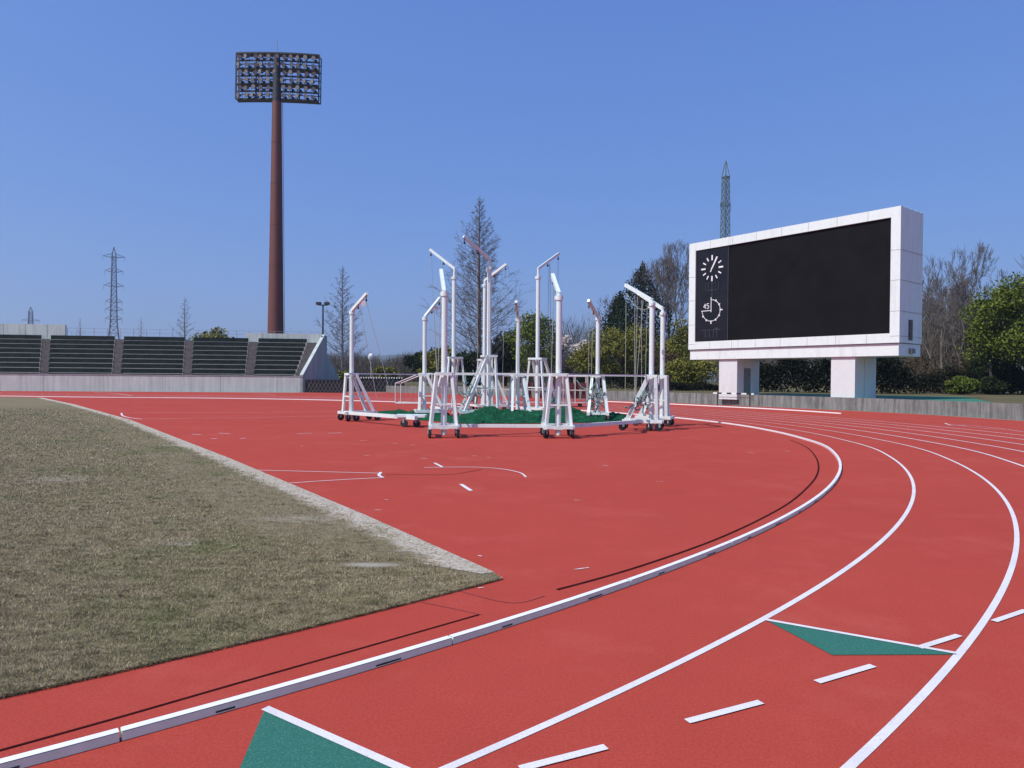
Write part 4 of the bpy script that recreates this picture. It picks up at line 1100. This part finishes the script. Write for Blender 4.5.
def bare_spread(px, Yd, pytop, wpx, z0, label, m='twig', seed=1, trunk=.24, levels=6, group=None, name='bare_tree', forks=(2, 3), lean=.0):
    rr = random.Random(seed); top = atY(px, pytop, Yd).z; H_ = top-z0; base = atY(px, 380, Yd); W_ = wpx/F*Yd
    root = empty(name, (base.x, Yd, z0)); tag(root, label, 'tree', group)
    tb = MB(); b = MB(); tips = [0]
    segs = []
    def grow(p, d, l, r, lev):
        pts = [p]; dd = d.copy()
        for k in range(3):
            dd = (dd+Vector((rr.gauss(0, .12), rr.gauss(0, .12), .06))).normalized(); pts.append(pts[-1]+dd*l/3)
        segs.append((pts, [r, r*.88, r*.76, r*.64], lev))
        if lev <= 0: return
        n_ = rr.randint(*forks)+(1 if lev <= 2 else 0)
        for k in range(n_):
            a = rr.uniform(0, 2*math.pi); sp = rr.uniform(.35, .90)
            ax_ = dd.orthogonal().normalized(); ax_ = Matrix.Rotation(a, 3, dd) @ ax_
            nd_ = (dd*math.cos(sp)+ax_*math.sin(sp)+Vector((0, 0, .05))).normalized()
            q = pts[-1] if k == 0 or lev > levels-1 else pts[2].lerp(pts[3], rr.random())
            grow(q, nd_, l*rr.uniform(.62, .88), r*rr.uniform(.5, .68), lev-1)
        if lev < levels:
            q = pts[1].lerp(pts[2], rr.random()); ax_ = Matrix.Rotation(rr.uniform(0, 6.28), 3, dd) @ dd.orthogonal().normalized()
            if lev > 1: grow(q, (dd*.6+ax_*.8).normalized(), l*.5, r*.35, max(0, lev-2))
    grow(Vector((0, 0, 0)), Vector((lean, 0, 1)).normalized(), 1.0, .03, levels)
    mz = max(s[0][-1].z for s in segs); mx = max(abs(s[0][-1].x) for s in segs)
    kz = H_/mz; kx = W_/2/mx
    for pts, rad, lev in segs:
        q = [Vector((p.x*kx, p.y*kx, p.z*kz)) for p in pts]
        rs = [max(.017, x/.03*trunk) for x in rad]
        (tb if lev >= levels-1 else b).tube(q, rs, 6 if lev >= levels-2 else 3, caps=False)
    tb.build('trunk', M[m], root); b.build('crown', M[m], root)
    return root

BG = 'trees behind the cage and scoreboard'
# conical bare trees
bare_conical(478.5, 92, 196, 92, .2, 'tall bare conical tree rising behind the tallest cage pole', seed=3, trunk=.27, nb=190, twigs=14)
bare_conical(342, 100, 265, 52, 0, 'bare conical tree between the lamp post and the leftmost gantry', 'twig_far', seed=5, trunk=.17, nb=120, twigs=11)
bare_conical(184.5, 150, 297, 40, 0, 'bare conical tree showing above the middle of the grandstand', 'twig_far', seed=8, trunk=.22, nb=70, twigs=9)
bare_conical(141, 190, 317, 26, 0, 'faint bare tree above the grandstand right of the tall pylon', 'twig_far', seed=9, trunk=.2, nb=50, twigs=8)
bare_conical(80, 190, 318, 30, 0, 'faint bare tree above the grandstand left of the tall pylon', 'twig_far', seed=10, trunk=.2, nb=50, twigs=8)
leafy('round_tree', 'dark round tree top peeping over the grandstand left of the mast', 213, 120, 327, 46, 380, 0, 'leaf_olive', seed=1)
leafy('round_tree', 'small dark tree top just right of the round one above the grandstand', 233, 125, 334, 16, 380, 0, 'leaf_dark', seed=2, dens=.5)
# behind the cage
leafy('broadleaf_tree', 'dense dark green tree behind the right tall gantry', 535, 88, 309, 62, 380, .7, 'leaf_camphor', seed=3, clear=.12, dens=1.3)
leafy('broadleaf_tree', 'dark green tree left of the dense one behind the tall poles', 505, 96, 330, 40, 380, .7, 'leaf_dark', seed=4, clear=.12)
leafy('blossom_tree', 'pale grey pink blossoming tree behind the near middle pole', 569, 92, 332, 44, 380, .7, 'blossom', seed=5, dens=.9, trunk=.12)
leafy('broadleaf_tree', 'yellow green tree behind the cords of the right front gantry', 622, 84, 316, 66, 380, .7, 'leaf_olive', seed=6, clear=.10, dens=1.3)
leafy('broadleaf_tree', 'small olive tree behind the rear gantry by the blossom', 590, 86, 340, 44, 380, .7, 'leaf_olive', seed=16, clear=.10)
leafy('conifer_tree', 'pointed dark conifer behind the yellow green tree', 641, 100, 268, 112, 380, .7, 'leaf_conifer', cone=True, seed=7, clear=.05, dens=5)
leafy('conifer_tree', 'broad dark conifer left of the pointed one', 619, 106, 296, 90, 380, .7, 'leaf_conifer', cone=True, seed=8, clear=.05, dens=4.5)
bare_spread(678, 98, 236, 100, .7, 'tall bare spreading tree beside the left edge of the scoreboard', seed=21, trunk=.26, levels=7)
bare_spread(664, 104, 246, 70, .7, 'second bare spreading tree left of the tallest one by the scoreboard', seed=23, trunk=.22, levels=7)
bare_spread(600, 125, 290, 70, .7, 'thin bare tree behind the blossom tree', 'twig_far', seed=22, trunk=.2, levels=6)
bare_spread(648, 112, 256, 70, .7, 'slender bare tree just behind the pointed conifer', 'twig_far', seed=24, trunk=.2, levels=6)
leafy('broadleaf_tree', 'olive tree at the lower left corner of the scoreboard', 682, 84, 318, 42, 380, .7, 'leaf_olive', seed=9, clear=.08, dens=1.2)
leafy('round_bush', 'rounded green bush between the right gantry and the scoreboard pillar', 690, 74, 355, 54, 390, .7, 'leaf_olive', seed=10, clear=.04, dens=1.2)
leafy('round_bush', 'bronze leaved bush behind the right pair of gantries', 668, 80, 352, 44, 390, .7, 'leaf_bronze', seed=11, clear=.04)
leafy('broadleaf_tree', 'dark pine like tree above the left practice goal', 425, 110, 348, 44, 380, .5, 'leaf_dark', seed=12, clear=.25)
leafy('broadleaf_tree', 'olive bush behind the second gantry from the left', 440, 92, 345, 52, 385, .5, 'leaf_olive', seed=13, clear=.06)
leafy('round_bush', 'low olive bush left of the practice goal', 384, 90, 364, 26, 385, .2, 'leaf_olive', seed=14, clear=.05)
leafy('round_bush', 'low dark bush behind the leftmost gantry', 343, 98, 372, 30, 385, .2, 'leaf_olive', seed=15, clear=.05)
leafy('round_bush', 'dark bush behind the tallest gantry base', 470, 90, 348, 40, 385, .5, 'leaf_dark', seed=17, clear=.05)
# right of the scoreboard
bare_spread(942, 82, 246, 84, .7, 'bare spreading tree right beside the scoreboard', seed=31, trunk=.2, levels=7)
bare_spread(982, 88, 239, 112, .7, 'tallest bare tree above the right evergreen', seed=32, trunk=.22, levels=7)
bare_spread(922, 95, 256, 76, .7, 'bare tree partly hidden by the scoreboard edge', seed=33, trunk=.18, levels=7)
bare_spread(1022, 95, 250, 90, .7, 'bare tree at the right edge behind the evergreen', seed=34, trunk=.18, levels=6)
bare_spread(962, 76, 262, 80, .7, 'low bare thicket tree left of the right evergreen', seed=35, trunk=.12, levels=7)
bare_spread(932, 74, 292, 60, .7, 'low bare shrub under the scoreboard side', seed=36, trunk=.10, levels=6)
leafy('broadleaf_tree', 'large bright evergreen at the right edge', 1026, 58, 266, 80, 392, .7, 'leaf_camphor', seed=41, clear=.20, dens=2.2, trunk=.11, leaf=.2)
leafy('broadleaf_tree', 'bright evergreen left of the largest one at the right edge', 992, 60, 278, 54, 392, .7, 'leaf_camphor', seed=42, clear=.20, dens=2.2, trunk=.10, leaf=.2)
leafy('broadleaf_tree', 'dark shrub crown under the right evergreens', 1004, 64, 335, 70, 392, .7, 'leaf_dark', seed=46, clear=.05, dens=1.5, trunk=.10)
leafy('round_bush', 'low green clipped bush before the dark hedge at right', 962, 59, 376, 34, 395, .7, 'leaf_camphor', seed=43, clear=.02, dens=1.1)
leafy('round_bush', 'low dull bush beside the clipped one at right', 990, 60, 377, 30, 395, .7, 'leaf_dark', seed=44, clear=.02)
leafy('blossom_tree', 'small pale blossom tree behind the right evergreens', 1012, 66, 352, 26, 392, .7, 'blossom', seed=45, dens=.35, trunk=.08)
# hedges
def hedge(pa, pb, Ya, Yb, h, depth, leafm, label, n, leaf=.2):
    a = atY(pa, 390, Ya); c = atY(pb, 390, Yb); a.z = c.z = LAWN_Z; root = empty('hedge', a); tag(root, label, 'hedge'); d = c-a; lf = Leaves()
    u = rng.random(n); bump_ = .85+.2*np.sin(u*23)+.12*np.sin(u*61+1)
    p = np.stack([d.x*u+rng.normal(0, depth*.22, n), d.y*u+rng.normal(0, depth*.28, n), (rng.random(n)**.65)*h*bump_], 1)
    lf.quads(p, leaf); lf.build('foliage', M[leafm], root)
    for k in range(8):
        q = d*((k+.5)/8); b = MB(); b.tube([q, q+Vector((.1, 0, h*.6))], [.05, .02], 5); b.build('stem', M['bark'], root)
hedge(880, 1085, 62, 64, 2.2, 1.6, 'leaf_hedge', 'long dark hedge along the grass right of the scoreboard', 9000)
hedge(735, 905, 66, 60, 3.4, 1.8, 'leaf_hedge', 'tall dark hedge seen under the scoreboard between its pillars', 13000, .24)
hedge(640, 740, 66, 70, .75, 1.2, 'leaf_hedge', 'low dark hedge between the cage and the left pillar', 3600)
hedge(905, 1090, 66, 68, 3.2, 2.2, 'leaf_bronze', 'brownish thicket behind the dark hedge at the right', 7000, .22)
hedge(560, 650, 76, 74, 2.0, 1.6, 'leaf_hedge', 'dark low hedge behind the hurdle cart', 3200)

# far wood and hills
def far_wood(px0, px1, Y0, Y1, pytop, n, m, name, label, leaf, amp=1.0, twiggy=0.0):
    lf = Leaves(); rr = random.Random(int(px0))
    for k in range(n):
        px_ = rr.uniform(px0, px1); Yd = rr.uniform(Y0, Y1); top = atY(px_, pytop+rr.uniform(-2, 6)*amp, Yd).z; b_ = atY(px_, 380, Yd); r_ = top*.32
        if twiggy:
            q = rng.standard_normal((500, 3)); q /= np.linalg.norm(q, axis=1)[:, None]; q *= (rng.random(500)**.5)[:, None]
            lf.sticks(q*[r_*1.5, r_*1.5, top*.5]+[b_.x, Yd, top*.5], twiggy, .07)
            lf.sticks(np.array([[b_.x+rr.gauss(0, .3), Yd, top*.35]]), top*.9, .28)
        else:
            lf.cloud((b_.x, Yd, top*.66), (r_*1.2, r_*1.2, top*.36), 130, leaf, .3); lf.cloud((b_.x, Yd, top*.28), (r_*1.0, r_, top*.3), 60, leaf, .2)
    o = lf.build(name, M[m]); tag(o, label, 'wood', kind='stuff')
far_wood(300, 570, 150, 210, 353, 110, 'wood_brown', 'far_wood', 'brown leafless wood along the horizon behind the cage', .9, .8, 1.8)
far_wood(310, 560, 170, 215, 362, 40, 'wood_green', 'far_wood', 'dull green wood at the foot of the brown one', .8)
far_wood(560, 1150, 125, 190, 318, 120, 'wood_brown', 'far_wood', 'brown wood behind the scoreboard and evergreens', .8, 3, 2.0)
far_wood(905, 1100, 84, 110, 300, 60, 'wood_brown', 'far_wood', 'brown leafless thicket right of the scoreboard', .8, 4, 1.5)
def hill():
    b = MB(); n = 90; vs = []; f = []
    for k in range(n+1):
        px_ = -250+1500*k/n; Yd = 3600
        y = 360.5-5.0*math.exp(-((px_-395)/55)**2)-2.0*math.exp(-((px_-560)/90)**2)-1.2*math.sin(px_*.05)
        t_ = atY(px_, y, Yd+400); u_ = atY(px_, 380, Yd)
        vs += [(u_.x, Yd, -1), (t_.x, Yd+400, t_.z), (t_.x, Yd+1300, -1)]
    for k in range(n): f += [(3*k, 3*k+3, 3*k+4, 3*k+1), (3*k+1, 3*k+4, 3*k+5, 3*k+2)]
    b.add(vs, f, True); struct(b.build('hills', M['hill_forest']))
hill()

# ------------------------------------------------------------------ haze (box of air round everything, sky outside)
def haze(density):
    b = MB(); b.box((0, 1900, 124), (9000, 5800, 252)); m = bpy.data.materials.new('haze_air'); m.use_nodes = True
    nt = m.node_tree; nt.nodes.remove(nt.nodes['Principled BSDF']); v = nt.nodes.new('ShaderNodeVolumePrincipled')
    v.inputs['Color'].default_value = (.76, .88, .98, 1); v.inputs['Density'].default_value = density; v.inputs['Anisotropy'].default_value = .3
    nt.links.new(v.outputs[0], nt.nodes['Material Output'].inputs['Volume'])
    tag(b.build('haze', m), 'pale haze in the air over the stadium', 'haze', kind='stuff')
haze(.00028)

# ------------------------------------------------------------------ light
SKY = (0.982, 1.711, 4.578)
SUN = Vector((-.82, -.57, 0)).normalized(); EL = R(50)
sv = Vector((SUN.x*math.cos(EL), SUN.y*math.cos(EL), math.sin(EL)))
sd_ = bpy.data.lights.new('sun', 'SUN'); sd_.energy = 4.6; sd_.angle = R(.5); sd_.color = (1, .955, .89)
so = bpy.data.objects.new('sun', sd_); COL.objects.link(so); so.rotation_euler = sv.to_track_quat('Z', 'Y').to_euler()
w = bpy.data.worlds.new('World'); S.world = w; w.use_nodes = True
nt_ = w.node_tree; bg = nt_.nodes['Background']; sky = nt_.nodes.new('ShaderNodeTexSky'); sky.sky_type = 'NISHITA'; sky.sun_disc = False
sky.sun_elevation = EL; sky.sun_rotation = math.atan2(SUN.x, SUN.y); sky.air_density = 1.0; sky.dust_density = .6; sky.ozone_density = 2.2
sep = nt_.nodes.new('ShaderNodeSeparateColor'); com = nt_.nodes.new('ShaderNodeCombineColor'); nt_.links.new(sky.outputs[0], sep.inputs[0])
for i, (g_, k_) in enumerate(((.66, SKY[0]), (.52, SKY[1]), (.30, SKY[2]))):
    pw_ = nt_.nodes.new('ShaderNodeMath'); pw_.operation = 'POWER'; pw_.inputs[1].default_value = g_; nt_.links.new(sep.outputs[i], pw_.inputs[0])
    ml = nt_.nodes.new('ShaderNodeMath'); ml.operation = 'MULTIPLY'; ml.inputs[1].default_value = k_; nt_.links.new(pw_.outputs[0], ml.inputs[0]); nt_.links.new(ml.outputs[0], com.inputs[i])
nt_.links.new(com.outputs[0], bg.inputs['Color']); bg.inputs['Strength'].default_value = .10
vs_ = S.view_settings; S.display_settings.display_device = 'sRGB'
vs_.view_transform = 'Standard'; vs_.look = 'None'; vs_.exposure = 0; vs_.gamma = 1; vs_.use_curve_mapping = False
S.render.engine = 'CYCLES'
